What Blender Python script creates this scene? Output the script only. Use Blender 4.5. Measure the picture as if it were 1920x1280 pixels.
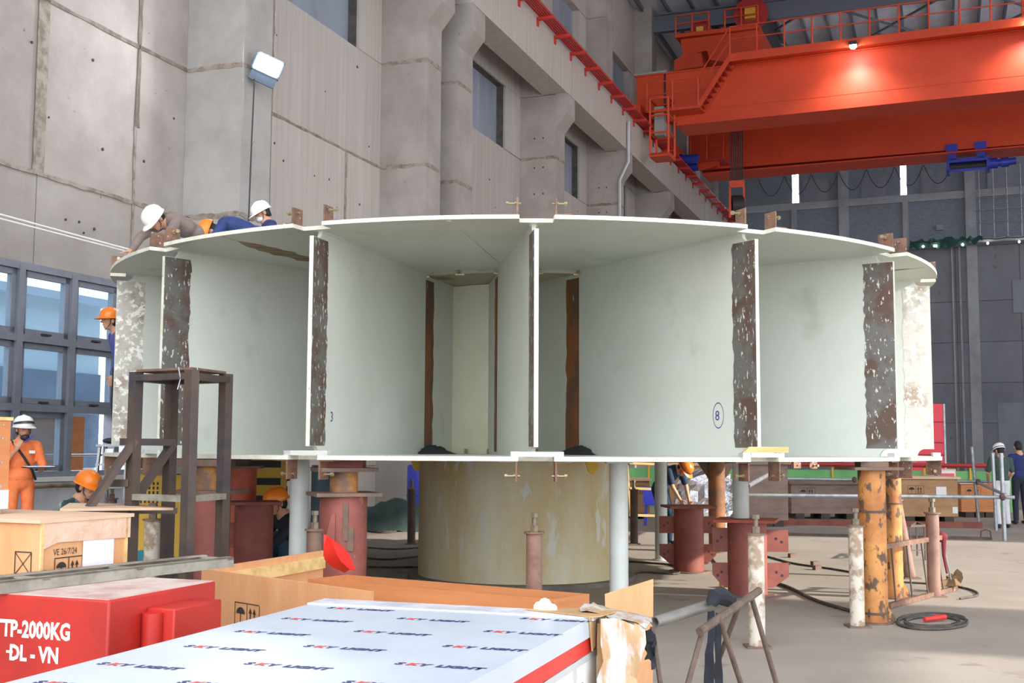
import bpy, bmesh, math, random
from mathutils import Vector, Matrix, Euler
PI = math.pi
random.seed(7)
for o in list(bpy.data.objects): bpy.data.objects.remove(o)
SC = bpy.context.scene
COL = SC.collection
# ------------------------------------------------------------------ camera
F, PIT, ROLL, H = 2200.0, .0903, .0048, 1.6
CP, SP, CR, SR = math.cos(PIT), math.sin(PIT), math.cos(ROLL), math.sin(ROLL)
_cam = bpy.data.cameras.new('camera'); cam = bpy.data.objects.new('camera', _cam); COL.objects.link(cam)
_cam.sensor_width = 36; _cam.lens = F / 1920 * 36; _cam.clip_end = 500; _cam.clip_start = .05
fw = Vector((0, CP, SP)); up0 = Vector((0, -SP, CP)); rt0 = Vector((1, 0, 0))
rt = rt0 * CR + up0 * SR; up = up0 * CR - rt0 * SR
cam.matrix_world = Matrix(((rt.x, up.x, -fw.x, 0), (rt.y, up.y, -fw.y, 0), (rt.z, up.z, -fw.z, H), (0, 0, 0, 1)))
SC.camera = cam
# ------------------------------------------------------------------ sky, sun, exposure
SC.view_settings.view_transform = 'Standard'; SC.view_settings.look = 'None'
SC.view_settings.gamma = 1; SC.view_settings.use_curve_mapping = False
SC.view_settings.exposure = 1.92
wd = bpy.data.worlds.new('overcast_sky'); SC.world = wd; wd.use_nodes = True
bg = wd.node_tree.nodes['Background']; bg.inputs[0].default_value = (.88, .94, 1, 1); bg.inputs[1].default_value = 1.25
sd = bpy.data.lights.new('sun', 'SUN'); sun = bpy.data.objects.new('sun', sd); COL.objects.link(sun)
sd.energy = 2.2; sd.angle = .02; sd.color = (1, .93, .82)
SUN_DIR = Vector((-.86, .30, -.42)).normalized()
sun.rotation_euler = SUN_DIR.to_track_quat('-Z', 'Y').to_euler()
sun.location = (30, -10, 18)
# ------------------------------------------------------------------ pixels to places (1920x1280 photograph)
C0 = Vector((0, 0, H))
def ray(px, py):
    u, v = px - 960, py - 640
    X = u * CR + v * SR; Y = -u * SR + v * CR; w = -Y / F
    return Vector((X / F, CP - SP * w, SP + CP * w))
def at(px, py, Y):
    d = ray(px, py); return C0 + d * (Y / d.y)
def fl(px, py, z=0.0):
    d = ray(px, py); return C0 + d * ((z - H) / d.z)
A1 = math.radians(20.1); LU = Vector((math.sin(A1), math.cos(A1), 0)); LN = Vector((math.cos(A1), -math.sin(A1), 0))
LO = Vector((-6.525, 16.5, 0))
def lw(s, o, z): return LO + LU * s + LN * o + Vector((0, 0, z))          # left wall: along, out from wall, up
def lwp(px, py, o=0):
    d = ray(px, py); t = (LO + LN * o - C0).dot(LN) / d.dot(LN); p = C0 + d * t
    return (p - LO).dot(LU), p.z
A2 = math.radians(22.5); BU = Vector((math.cos(A2), -math.sin(A2), 0)); BN = Vector((-math.sin(A2), -math.cos(A2), 0))
BO = LO + LU * 49.5
def bw(t, o, z): return BO + BU * t + BN * o + Vector((0, 0, z))
def bwp(px, py, P0=None, o=0):
    P0 = (P0 or BO) + BN * o
    d = ray(px, py); t = (P0 - C0).dot(BN) / d.dot(BN); p = C0 + d * t
    return (p - P0).dot(BU), p.z
# ------------------------------------------------------------------ materials
def lin(c):
    f = lambda v: (v / 12.92 if v <= .04045 else ((v + .055) / 1.055) ** 2.4)
    return tuple(f(x / 255) for x in c[:3]) + (1,)
MATS = {}
def mat(name, c, rough=.6, metal=0, c2=None, scale=4, lo=.42, hi=.62, c3=None, scale3=20, lo3=.6, hi3=.68, bump=0, bscale=30,
        stretch=(1, 1, 1), stretch3=None, rnd=0, spec=.5, coat=0, detail=6, wave=None):
    if name in MATS: return MATS[name]
    m = bpy.data.materials.new(name); MATS[name] = m; m.use_nodes = True
    n, l = m.node_tree.nodes, m.node_tree.links
    b = n['Principled BSDF']; b.inputs['Roughness'].default_value = rough; b.inputs['Metallic'].default_value = metal
    b.inputs['Specular IOR Level'].default_value = spec; b.inputs['Coat Weight'].default_value = coat
    b.inputs['Base Color'].default_value = lin(c)
    tc = n.new('ShaderNodeTexCoord')
    def noise(sc, st, det=detail):
        mp = n.new('ShaderNodeMapping'); mp.inputs['Scale'].default_value = st; l.new(tc.outputs['Object'], mp.inputs[0])
        t = n.new('ShaderNodeTexNoise'); t.inputs['Scale'].default_value = sc; t.inputs['Detail'].default_value = det
        t.inputs['Roughness'].default_value = .62
        l.new(mp.outputs[0], t.inputs[0]); return t.outputs[0]
    def ramp(src, a, z):
        r = n.new('ShaderNodeMapRange'); r.inputs[1].default_value = a; r.inputs[2].default_value = z; l.new(src, r.inputs[0]); return r.outputs[0]
    def mix(f, a, bb):
        x = n.new('ShaderNodeMix'); x.data_type = 'RGBA'; l.new(f, x.inputs[0])
        for s, v in ((6, a), (7, bb)):
            if isinstance(v, tuple): x.inputs[s].default_value = v
            else: l.new(v, x.inputs[s])
        return x.outputs[2]
    cur = lin(c)
    if c2:
        if wave:
            mp = n.new('ShaderNodeMapping'); mp.inputs['Scale'].default_value = stretch; l.new(tc.outputs['Object'], mp.inputs[0])
            wv = n.new('ShaderNodeTexWave'); wv.inputs['Scale'].default_value = scale; wv.inputs['Distortion'].default_value = wave
            wv.inputs['Detail'].default_value = 3; l.new(mp.outputs[0], wv.inputs[0]); src = wv.outputs['Fac'] if 'Fac' in wv.outputs else wv.outputs[1]
        else: src = noise(scale, stretch)
        cur = mix(ramp(src, lo, hi), cur, lin(c2))
    if c3: cur = mix(ramp(noise(scale3, stretch3 or stretch, 3), lo3, hi3), cur, lin(c3))
    if rnd:
        oi = n.new('ShaderNodeObjectInfo'); mr = n.new('ShaderNodeMapRange'); mr.inputs[3].default_value = 1 - rnd; mr.inputs[4].default_value = 1 + rnd
        l.new(oi.outputs['Random'], mr.inputs[0])
        hs = n.new('ShaderNodeHueSaturation'); l.new(mr.outputs[0], hs.inputs['Value'])
        if isinstance(cur, tuple): hs.inputs['Color'].default_value = cur
        else: l.new(cur, hs.inputs['Color'])
        cur = hs.outputs[0]
    if not isinstance(cur, tuple): l.new(cur, b.inputs['Base Color'])
    if bump:
        bp = n.new('ShaderNodeBump'); bp.inputs['Strength'].default_value = bump; bp.inputs['Distance'].default_value = .02
        l.new(noise(bscale, stretch, 4), bp.inputs['Height']); l.new(bp.outputs[0], b.inputs['Normal'])
    return m
def emit(name, c, s):
    if name in MATS: return MATS[name]
    m = bpy.data.materials.new(name); MATS[name] = m; m.use_nodes = True
    n, l = m.node_tree.nodes, m.node_tree.links
    e = n.new('ShaderNodeEmission'); e.inputs[0].default_value = lin(c); e.inputs[1].default_value = s
    l.new(e.outputs[0], n['Material Output'].inputs[0]); return m
def glass(name, c=(235, 245, 250), a=.25, rough=.05):
    if name in MATS: return MATS[name]
    m = bpy.data.materials.new(name); MATS[name] = m; m.use_nodes = True
    n, l = m.node_tree.nodes, m.node_tree.links
    t = n.new('ShaderNodeBsdfTransparent'); t.inputs[0].default_value = lin(c)
    g = n.new('ShaderNodeBsdfGlossy'); g.inputs['Roughness'].default_value = rough
    d = n.new('ShaderNodeBsdfDiffuse'); d.inputs[0].default_value = lin((190, 205, 220))
    x = n.new('ShaderNodeMixShader'); x.inputs[0].default_value = .1; l.new(t.outputs[0], x.inputs[1]); l.new(g.outputs[0], x.inputs[2])
    y = n.new('ShaderNodeMixShader'); y.inputs[0].default_value = a; l.new(x.outputs[0], y.inputs[1]); l.new(d.outputs[0], y.inputs[2])
    l.new(y.outputs[0], n['Material Output'].inputs[0]); return m
# ------------------------------------------------------------------ mesh builder
def frame_of(d, hint=None):
    z = Vector(d).normalized()
    h = Vector(hint) if hint else (Vector((0, 0, 1)) if abs(z.z) < .95 else Vector((1, 0, 0)))
    x = h.cross(z)
    if x.length < 1e-6: x = Vector((1, 0, 0)).cross(z)
    x.normalize(); return x, z.cross(x), z
class MB:
    def __init__(s): s.v = []; s.f = []
    def add(s, vs, fs):
        k = len(s.v); s.v += [Vector(p) for p in vs]; s.f += [tuple(i + k for i in f) for f in fs]; return s
    def hexa(s, p):                                   # 4 bottom + 4 top points
        return s.add(p, [(3, 2, 1, 0), (4, 5, 6, 7), (0, 1, 5, 4), (1, 2, 6, 5), (2, 3, 7, 6), (3, 0, 4, 7)])
    def box(s, x0, x1, y0, y1, z0, z1):
        return s.hexa([(x0, y0, z0), (x1, y0, z0), (x1, y1, z0), (x0, y1, z0), (x0, y0, z1), (x1, y0, z1), (x1, y1, z1), (x0, y1, z1)])
    def fbox(s, fn, a0, a1, b0, b1, c0, c1):         # box in a frame function (along, out, up)
        return s.hexa([fn(a0, b0, c0), fn(a1, b0, c0), fn(a1, b1, c0), fn(a0, b1, c0), fn(a0, b0, c1), fn(a1, b0, c1), fn(a1, b1, c1), fn(a0, b1, c1)])
    def obox(s, c, ax, ay, az, hx, hy, hz):          # oriented box, half sizes
        c, ax, ay, az = Vector(c), Vector(ax), Vector(ay), Vector(az); p = []
        for k in (-1, 1):
            for i, j in ((-1, -1), (1, -1), (1, 1), (-1, 1)): p.append(c + ax * hx * i + ay * hy * j + az * hz * k)
        return s.hexa(p)
    def bar(s, a, b, w, h=None, hint=None):          # rectangular bar a-b
        a, b = Vector(a), Vector(b); x, y, z = frame_of(b - a, hint); h = h or w
        return s.obox((a + b) / 2, x, y, z, w / 2, h / 2, (b - a).length / 2)
    def cyl(s, a, b, r, r2=None, n=16, cap=True):
        a, b = Vector(a), Vector(b); r2 = r if r2 is None else r2; x, y, z = frame_of(b - a); vs = []
        for p, q in ((a, r), (b, r2)):
            for i in range(n):
                t = 2 * PI * i / n; vs.append(p + x * math.cos(t) * q + y * math.sin(t) * q)
        fs = [(i, (i + 1) % n, n + (i + 1) % n, n + i) for i in range(n)]
        if cap: fs += [tuple(range(n - 1, -1, -1)), tuple(range(n, 2 * n))]
        return s.add(vs, fs)
    def pipe(s, a, b, r, ri, n=16):                  # hollow pipe
        a, b = Vector(a), Vector(b); x, y, z = frame_of(b - a); vs = []
        for p, q in ((a, r), (b, r), (b, ri), (a, ri)):
            for i in range(n):
                t = 2 * PI * i / n; vs.append(p + x * math.cos(t) * q + y * math.sin(t) * q)
        return s.add(vs, [(k * n + i, k * n + (i + 1) % n, ((k + 1) % 4) * n + (i + 1) % n, ((k + 1) % 4) * n + i) for k in range(4) for i in range(n)])
    def tube(s, pts, r, n=8, closed=False):
        pts = [Vector(p) for p in pts]; rr = r if isinstance(r, (list, tuple)) else [r] * len(pts); vs = []; px = None; m = len(pts)
        for i, p in enumerate(pts):
            d = (pts[(i + 1) % m] - pts[i - 1]) if closed else pts[min(i + 1, m - 1)] - pts[max(i - 1, 0)]
            z = d.normalized()
            x = frame_of(d)[0] if px is None else px - z * px.dot(z)
            x = x.normalized() if x.length > 1e-6 else frame_of(d)[0]; y = z.cross(x); px = x
            for k in range(n):
                t = 2 * PI * k / n; vs.append(p + (x * math.cos(t) + y * math.sin(t)) * rr[i])
        fs = [(i * n + k, i * n + (k + 1) % n, ((i + 1) % m) * n + (k + 1) % n, ((i + 1) % m) * n + k) for i in range(m if closed else m - 1) for k in range(n)]
        if not closed: fs += [tuple(range(n - 1, -1, -1)), tuple(range((m - 1) * n, m * n))]
        return s.add(vs, fs)
    def lathe(s, prof, n=24, c=(0, 0, 0), a0=0, a1=2 * PI, closed=False):   # profile (r,z)
        c = Vector(c); m = len(prof); full = abs(a1 - a0 - 2 * PI) < 1e-6; k = n if full else n + 1; vs = []
        for i in range(k):
            t = a0 + (a1 - a0) * i / n
            for r, z in prof: vs.append(c + Vector((r * math.cos(t), r * math.sin(t), z)))
        fs = []
        for i in range(n):
            j = (i + 1) % k
            for q in range(m if closed else m - 1): fs.append((i * m + q, j * m + q, j * m + (q + 1) % m, i * m + (q + 1) % m))
        return s.add(vs, fs)
    def prism(s, poly, fn, t0, t1):                  # polygon (a,b) -> fn(a,b,t)
        n = len(poly); vs = [fn(a, b, t0) for a, b in poly] + [fn(a, b, t1) for a, b in poly]
        return s.add(vs, [tuple(range(n - 1, -1, -1)), tuple(range(n, 2 * n))] + [(i, (i + 1) % n, n + (i + 1) % n, n + i) for i in range(n)])
    def ell(s, c, rx, ry, rz, n=14, m=9, ax=None):
        c = Vector(c); X, Y, Z = ax or (Vector((1, 0, 0)), Vector((0, 1, 0)), Vector((0, 0, 1))); vs = [c - Z * rz]
        for j in range(1, m):
            t = PI * j / m
            for i in range(n):
                a = 2 * PI * i / n; vs.append(c + X * rx * math.sin(t) * math.cos(a) + Y * ry * math.sin(t) * math.sin(a) - Z * rz * math.cos(t))
        vs.append(c + Z * rz); fs = []
        for i in range(n):
            fs.append((0, 1 + (i + 1) % n, 1 + i)); fs.append((len(vs) - 1, 1 + (m - 2) * n + i, 1 + (m - 2) * n + (i + 1) % n))
            for j in range(m - 2): fs.append((1 + j * n + i, 1 + j * n + (i + 1) % n, 1 + (j + 1) * n + (i + 1) % n, 1 + (j + 1) * n + i))
        return s.add(vs, fs)
    def cap(s, a, b, ra, rb, n=12):                  # tapered capsule
        a, b = Vector(a), Vector(b); s.ell(a, ra, ra, ra, n, 8); s.ell(b, rb, rb, rb, n, 8); return s.cyl(a, b, ra, rb, n)
    def mesh(s, name, off=None, smooth=True):
        me = bpy.data.meshes.new(name); o = Vector(off) if off is not None else Vector((0, 0, 0))
        me.from_pydata([p - o for p in s.v], [], s.f)
        bm = bmesh.new(); bm.from_mesh(me); bmesh.ops.recalc_face_normals(bm, faces=bm.faces[:]); bm.to_mesh(me); bm.free()
        if smooth:
            for p in me.polygons: p.use_smooth = True
            me.set_sharp_from_angle(angle=.6)
        return me
def link(name, me, m, parent=None, bev=0):
    o = bpy.data.objects.new(name, me); COL.objects.link(o)
    if m and not me.materials: me.materials.append(m)
    if parent: o.parent = parent
    if bev:
        b = o.modifiers.new('bevel', 'BEVEL'); b.width = bev; b.segments = 2; b.limit_method = 'ANGLE'; b.angle_limit = .7
    return o
def part(name, mb, m, parent, world=True, bev=0, label=None, stuff=False):    # mesh child; world=True: verts are in world space
    off = parent.get('_o') if (parent and world) else None
    o = link(name, mb.mesh(name, off), m, parent, bev)
    if off is not None: o['_o'] = off
    if label: o['label'] = label
    if stuff: o['kind'] = 'stuff'
    return o
def thing(name, label, cat, loc=(0, 0, 0), rotz=0, group=None):
    o = bpy.data.objects.new(name, None); COL.objects.link(o); o.location = loc; o.rotation_euler = (0, 0, rotz)
    o.empty_display_size = .1
    o['label'] = label; o['category'] = cat; o['_o'] = tuple(loc)
    if group: o['group'] = group
    return o
def solo(name, mb, m, label, cat, loc=None, group=None, bev=0, stuff=False):   # a thing that is one mesh, world coordinates
    off = Vector(loc) if loc is not None else Vector((0, 0, 0))
    o = link(name, mb.mesh(name, off), m, None, bev); o.location = off
    o['label'] = label; o['category'] = cat
    if group: o['group'] = group
    if stuff: o['kind'] = 'stuff'
    return o
def struct(name, mb=None, m=None, loc=(0, 0, 0), label=None):
    if mb is None:
        o = bpy.data.objects.new(name, None); COL.objects.link(o); o.empty_display_size = .1
    else: o = link(name, mb.mesh(name, loc), m)
    o.location = loc; o['kind'] = 'structure'; o['_o'] = tuple(loc)
    if label: o['label'] = label
    return o
def copy_tree(o, parent=None):
    c = o.copy(); COL.objects.link(c)
    if parent: c.parent = parent
    for ch in list(o.children): copy_tree(ch, c)
    return c
TEXT_JOBS = []; FUSE_JOBS = []
def text_mesh(s, size, m, parent, name, fn, depth=.002, align='LEFT', bold=0, shear=0, spacing=1.0):
    o0 = Vector(parent['_o']) if parent is not None and parent.get('_o') else Vector((0, 0, 0))
    TEXT_JOBS.append((s, size, m, parent, name, fn, align, bold, shear, o0))
def run_jobs():
    tc = {}; objs = []
    for (s, size, m, parent, name, fn, align, bold, shear, o0) in TEXT_JOBS:
        k = (s, size, align, bold, shear)
        if k not in tc:
            cu = bpy.data.curves.new('t', 'FONT'); cu.body = s; cu.size = size; cu.align_x = align; cu.offset = bold; cu.shear = shear; cu.resolution_u = 2
            to = bpy.data.objects.new('t', cu); COL.objects.link(to); tc[k] = to
    for j in FUSE_JOBS:
        mb, vox, it, name, m, parent, label = j
        me = mb.mesh(name, None, False); to = bpy.data.objects.new('f', me); COL.objects.link(to)
        r = to.modifiers.new('r', 'REMESH'); r.mode = 'VOXEL'; r.voxel_size = vox
        sm = to.modifiers.new('s', 'SMOOTH'); sm.factor = .5; sm.iterations = it; objs.append(to)
    dg = bpy.context.evaluated_depsgraph_get(); base = {}
    for k, to in tc.items(): base[k] = bpy.data.meshes.new_from_object(to.evaluated_get(dg))
    res = [bpy.data.meshes.new_from_object(to.evaluated_get(dg)) for to in objs]
    for (s, size, m, parent, name, fn, align, bold, shear, o0) in TEXT_JOBS:
        b = base[(s, size, align, bold, shear)]; me = b.copy(); me.name = name
        for v in me.vertices: v.co = Vector(fn(v.co.x, v.co.y)) - o0
        me.materials.clear(); link(name, me, m, parent)
    for to, me, j in zip(objs, res, FUSE_JOBS):
        mb, vox, it, name, m, parent, label = j; me.name = name; me.materials.clear()
        for p in me.polygons: p.use_smooth = True
        o = link(name, me, m, parent)
        if label: o['label'] = label
    for to in list(tc.values()) + objs: bpy.data.objects.remove(to)
# ================================================================== HALL
CONC = mat('concrete_wall', (172, 163, 157), .9, c2=(146, 136, 130), scale=.9, lo=.32, hi=.72, c3=(120, 112, 104), scale3=7, lo3=.7, hi3=.76, bump=.25, bscale=12, rnd=.05)
CONCB = mat('concrete_board', (190, 181, 174), .9, c2=(170, 160, 152), scale=1.2, lo=.3, hi=.75, stretch=(7, 7, .25), c3=(95, 90, 84), scale3=4, lo3=.75, hi3=.8, stretch3=(2, 2, .7), bump=.3, bscale=6, rnd=.05)
CONCG = mat('concrete_grey', (176, 171, 166), .9, c2=(150, 145, 141), scale=.8, lo=.35, hi=.7, c3=(92, 88, 84), scale3=7, lo3=.75, hi3=.8, bump=.25, bscale=12, rnd=.04)
CONCF = mat('concrete_far', (142, 146, 156), .9, c2=(118, 122, 132), scale=.35, lo=.35, hi=.7, stretch=(1, 1, .6), c3=(94, 94, 98), scale3=2.5, lo3=.66, hi3=.75, bump=.2, bscale=6, rnd=.05)
JOINT = mat('joint_mortar', (158, 146, 135), .95, c2=(122, 110, 98), scale=6, bump=.5, bscale=30)
JOINTD = mat('joint_damp', (104, 94, 86), .9, c2=(140, 128, 118), scale=3, stretch=(1, 1, .4), bump=.4)
BACK = mat('wall_core', (92, 88, 84), .95, c2=(75, 72, 70))
CLAD = mat('grey_cladding', (144, 150, 164), .6, c2=(128, 134, 150), scale=1, stretch=(1, 1, .2), rnd=.04)
# floor
FLOOR = mat('concrete_floor', (160, 151, 141), .75, c2=(142, 132, 122), scale=.55, lo=.35, hi=.7, c3=(108, 99, 90), scale3=1.6, lo3=.62, hi3=.78, bump=.12, bscale=25, spec=.35)
hall = lambda s, o, z: lw(s, o, z)
m = MB().fbox(hall, -32, 49.6, -.3, 27, -.25, 0); struct('floor', m, FLOOR, label='dusty grey-brown concrete hall floor')
# ---- left wall
COLS = [(-18.7, -17.85), (-11.45, -10.6), (-4.25, -3.4), (2.97, 3.86), (10.24, 11.01), (11.99, 12.93), (19.62, 20.47), (26.74, 27.6), (33.9, 34.75), (41.0, 41.9), (48.2, 49.5)]
ROWS = [0, 1.19, 4.06, 5.39, 7.9, 10.3, 12.2, 14.6, 17.2, 20.2]
WINB = {(-4.25): 1}
LOWW = mat('white_plaster', (226, 230, 236), .85, c2=(206, 210, 218), scale=2)
wall = struct('wall_left', label='tall raw concrete side wall with formwork panel joints')
core = MB()
OPEN = [(-3.4, 2.53, 1.19, 4.06), (5.0, 9.1, 10.3, 12.2), (15.4, 18.3, 10.3, 12.2), (23.6, 25.8, 10.3, 12.2), (30, 32.4, 10.3, 12.2), (37, 39.4, 10.3, 12.2), (44, 46, 10.3, 12.2),
        (13.9, 18.7, 14.6, 17.2), (21.4, 25.8, 14.6, 17.2), (28.6, 33, 14.6, 17.2), (35.7, 40, 14.6, 17.2), (43, 47, 14.6, 17.2)]
def bays():
    ends = [(-32, COLS[0][0])] + [(COLS[i][1], COLS[i + 1][0]) for i in range(len(COLS) - 1)]
    return ends
for (a, b) in bays():
    if b - a < .3: continue
    ops = [o for o in OPEN if o[0] >= a - .01 and o[1] <= b + .01]
    js = [a] + ([-.38, 1.72] if abs(a + 3.4) < .01 else ([a + (b - a) * .28, a + (b - a) * .74] if b - a > 4 else [])) + [b]
    for o in ops: js += [o[0], o[1]]
    js = sorted(set(round(j, 3) for j in js if a <= j <= b))
    js = [j for i, j in enumerate(js) if i == 0 or j - js[i - 1] > .05]
    for r in range(len(ROWS) - 1):
        z0, z1 = ROWS[r], ROWS[r + 1]
        # merge across openings' joints where the row has no opening
        here = [o for o in ops if o[2] <= z0 + .01 and o[3] >= z1 - .01]
        jj = js if here else [j for j in js if not any(abs(j - o[0]) < .02 or abs(j - o[1]) < .02 for o in ops) or j in (round(a, 3), round(b, 3))]
        for i in range(len(jj) - 1):
            s0, s1 = jj[i], jj[i + 1]
            if any(o[0] <= s0 + .06 and o[1] >= s1 - .06 for o in here): continue
            g = .008; d = random.uniform(-.008, .008)
            mb = MB().fbox(hall, s0 + g, s1 - g, -.28, d, z0 + g, z1 - g)
            part('concrete_panel', mb, LOWW if z1 < 1.3 and -4 < s0 < 3 else CONCB if (s0 > 3 and s0 < 10.5) or s0 > 13 else CONC, wall)
# thin core behind panels, with the same openings left free
for (a, b) in [(-32, -3.4), (2.53, 5.0), (9.1, 15.4), (18.3, 23.6), (25.8, 30), (32.4, 37), (39.4, 44), (46, 49.5)]: core.fbox(hall, a, b, -.34, -.06, 0, 14.6)
for (a, b) in [(-3.4, 2.53)]: core.fbox(hall, a, b, -.34, -.06, 0, 1.19); core.fbox(hall, a, b, -.34, -.06, 4.06, 14.6)
for (a, b, z0, z1) in OPEN[1:7]: core.fbox(hall, a, b, -.34, -.06, 0, z0); core.fbox(hall, a, b, -.34, -.06, z1, 14.6)
core.fbox(hall, -32, 49.5, -.42, -.3, 14.6, 20.2)
part('wall_core', core, BACK, wall)
for k, (a, b, z0, z1) in enumerate(OPEN[1:]):
    w = struct('window_%d' % (k + 2), label='boarded grey opening high in the concrete wall')
    part('cladding_sheet', MB().fbox(hall, a, (a + b) / 2 - .01, -.3, -.27, z0, z1), CLAD, w)
    part('cladding_sheet', MB().fbox(hall, (a + b) / 2 + .01, b, -.3, -.27, z0, z1), CLAD, w)
def wavy_strip(s0, s1, z0, z1, vert, w, seed, dep=.006, n=26, o=.012):
    rnd = random.Random(seed); mb = MB(); L = []; Rr = []
    for i in range(n + 1):
        t = i / n; lo_ = .55 if w < .2 else .93; a, b = w / 2 * rnd.uniform(lo_, 1.8 - lo_), w / 2 * rnd.uniform(lo_, 1.8 - lo_)
        if vert: z = z0 + (z1 - z0) * t; s = s0 + (s1 - s0) * t; L.append((s - a, z)); Rr.append((s + b, z))
        else: s = s0 + (s1 - s0) * t; z = z0 + (z1 - z0) * t; L.append((s, z - a)); Rr.append((s, z + b))
    for i in range(n):
        p = [L[i], L[i + 1], Rr[i + 1], Rr[i]]
        mb.hexa([lw(s, o - .012, z) for s, z in p] + [lw(s, o, z) for s, z in p])
    return mb
for (a, b, z0, z1, v, w, mt) in [(-.38, -.38, 5.42, 9.6, 1, .24, JOINT), (1.72, 1.72, 6.6, 12, 1, .1, JOINTD), (1.7, 1.68, 4.1, 6.6, 1, .05, JOINT), (-3.4, 2.95, 5.39, 5.39, 0, .07, JOINT),
        (-3.4, 2.95, 7.9, 7.9, 0, .07, JOINTD), (3.9, 10.2, 7.9, 7.9, 0, .06, JOINT), (3.9, 10.2, 5.39, 5.39, 0, .06, JOINT), (5.6, 5.6, 7.9, 10.3, 1, .12, JOINT), (8.6, 8.6, 4.1, 7.9, 1, .09, JOINT)]:
    part('joint_strip', wavy_strip(a, b, z0, z1, v, w, int(a * 10 + z0), o=.018), mt, wall)
# ---- columns with corbels
for k, (a, b) in enumerate(COLS):
    o = 1.1 if k < 4 else 1.15
    for i in range(len(ROWS) - 2):
        z0, z1 = ([0, 1.4, 5.39, 7.9, 10.3, 12.2, 14.6, 17.2, 20.2])[i], ([0, 1.4, 5.39, 7.9, 10.3, 12.2, 14.6, 17.2, 20.2])[i + 1]
        oo = o if z1 < 12.3 else .75
        part('column_lift', MB().fbox(hall, a, b, -.1, oo + random.uniform(-.006, .006), z0 + .006, z1 - .006), CONCG if k == 3 else CONC, wall)
    if k >= 1:
        part('corbel', MB().prism([(o - .02, 11.16), (1.48, 11.6), (1.48, 12.22), (o - .02, 12.22)], lambda p, q, t: lw(t, p, q), a + .01, b - .01), CONC, wall)
# ---- stained pour joints on the nearer columns
for k in (3, 4, 5, 6, 7):
    a, b = COLS[k]; o = 1.1 if k < 4 else 1.15
    for z in (5.39, 7.9, 10.3):
        rnd = random.Random(k * 7 + int(z)); mb = MB(); n = 14
        for fnc in (lambda t, q, zz: lw(a - .008 - q, .02 + (o - .02) * t, zz), lambda t, q, zz: lw(a + (b - a) * t, o + .008 + q, zz)):
            zs_ = [(z - .03 - rnd.uniform(0, .035), z + .02 + rnd.uniform(0, .03)) for _ in range(n + 1)]
            for i in range(n):
                p = [(i / n, zs_[i][0]), ((i + 1) / n, zs_[i + 1][0]), ((i + 1) / n, zs_[i + 1][1]), (i / n, zs_[i][1])]
                mb.hexa([fnc(t, -.02, zz) for t, zz in p] + [fnc(t, 0, zz) for t, zz in p])
        part('joint_strip', mb, JOINT, wall)
# form tie holes in the far panels and columns
TIE = mat('tie_hole', (70, 64, 60), .95); th = MB(); rnd = random.Random(5)
for (a, b) in COLS[6:9]:
    for z in (5.8, 6.8, 7.4, 8.4, 9.2, 10.0, 10.9):
        for f in (.3, .7): th.cyl(lw(a - .004, .25 + .7 * f, z), lw(a + .03, .25 + .7 * f, z), .028, n=8)
for i in range(70):
    s_ = rnd.choice([rnd.uniform(13.2, 19.4), rnd.uniform(20.7, 26.5), rnd.uniform(-3, 2.8), rnd.uniform(4, 10)]); z = rnd.uniform(4.5, 10); th.cyl(lw(s_, .012, z), lw(s_, -.03, z), rnd.uniform(.015, .03), n=6)
part('tie_hole', th, TIE, wall, stuff=True)
# ---- crane runway beam
bm_ = struct('trim_1', label='concrete crane runway beam along the wall')
for (a, b) in [(-32, -18), (-17.95, -11), (-10.95, -3.8), (-3.75, 3.4), (3.45, 11.35), (12.02, 20.05), (20.1, 27.2), (27.25, 34.3), (34.35, 41.4), (41.45, 49.4)]:
    part('runway_beam', MB().fbox(hall, a, b, .72, 1.5, 12.22, 13.55), CONCB, bm_)
part('crane_rail', MB().fbox(hall, -32, 49, 1.1, 1.18, 13.55, 13.68), mat('rail_steel', (90, 80, 76), .6, .6), bm_)
part('downpipe', MB().tube([lw(26.66, 1.58, 13.2), lw(26.66, 1.56, 11.75), lw(26.66, 1.24, 11.1), lw(26.66, 1.22, 4)], .065, 8), mat('downpipe_grey', (186, 186, 186), .4, .4), bm_)
# ---- red conductor rails on brackets
RED = mat('busbar_red', (196, 48, 40), .55)
bb = thing('conductor_rail', 'long red conductor rail strung on brackets along the concrete crane beam', 'conductor rail', lw(20, 1.6, 13.5))
for i in range(6): part('conductor_bar', MB().fbox(hall, 8, 49, 1.56 + i * .07, 1.585 + i * .07, 13.55, 13.6), RED, bb)
s = 9.0
while s < 48.5:
    part('bracket', MB().fbox(hall, s, s + .12, 1.5, 2.0, 13.46, 13.54).fbox(hall, s, s + .12, 1.5, 1.54, 13.3, 13.5), RED, bb); s += 1.55
# ---- back wall: concrete below, brick above between columns and beams
def brick_mat():
    m = bpy.data.materials.new('far_brick'); m.use_nodes = True; n, l = m.node_tree.nodes, m.node_tree.links
    tc = n.new('ShaderNodeTexCoord'); mp = n.new('ShaderNodeMapping'); mp.inputs['Rotation'].default_value = (PI / 2, 0, 0)
    b = n.new('ShaderNodeTexBrick'); b.inputs['Scale'].default_value = 4; b.inputs['Color1'].default_value = lin((128, 138, 154)); b.inputs['Color2'].default_value = lin((112, 120, 136)); b.inputs['Mortar'].default_value = lin((152, 160, 172))
    b.inputs['Mortar Size'].default_value = .03
    l.new(tc.outputs['Object'], mp.inputs[0]); l.new(mp.outputs[0], b.inputs[0]); l.new(b.outputs[0], n['Principled BSDF'].inputs['Base Color']); n['Principled BSDF'].inputs['Roughness'].default_value = .9
    return m
BRICK = brick_mat(); BEAMC = mat('back_beam', (172, 177, 184), .9, c2=(154, 158, 166), scale=1)
wb = struct('wall_back', label='far end wall with concrete lower part and grey brick infill above', loc=tuple(BO)); wb['_o'] = tuple(BO)
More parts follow.
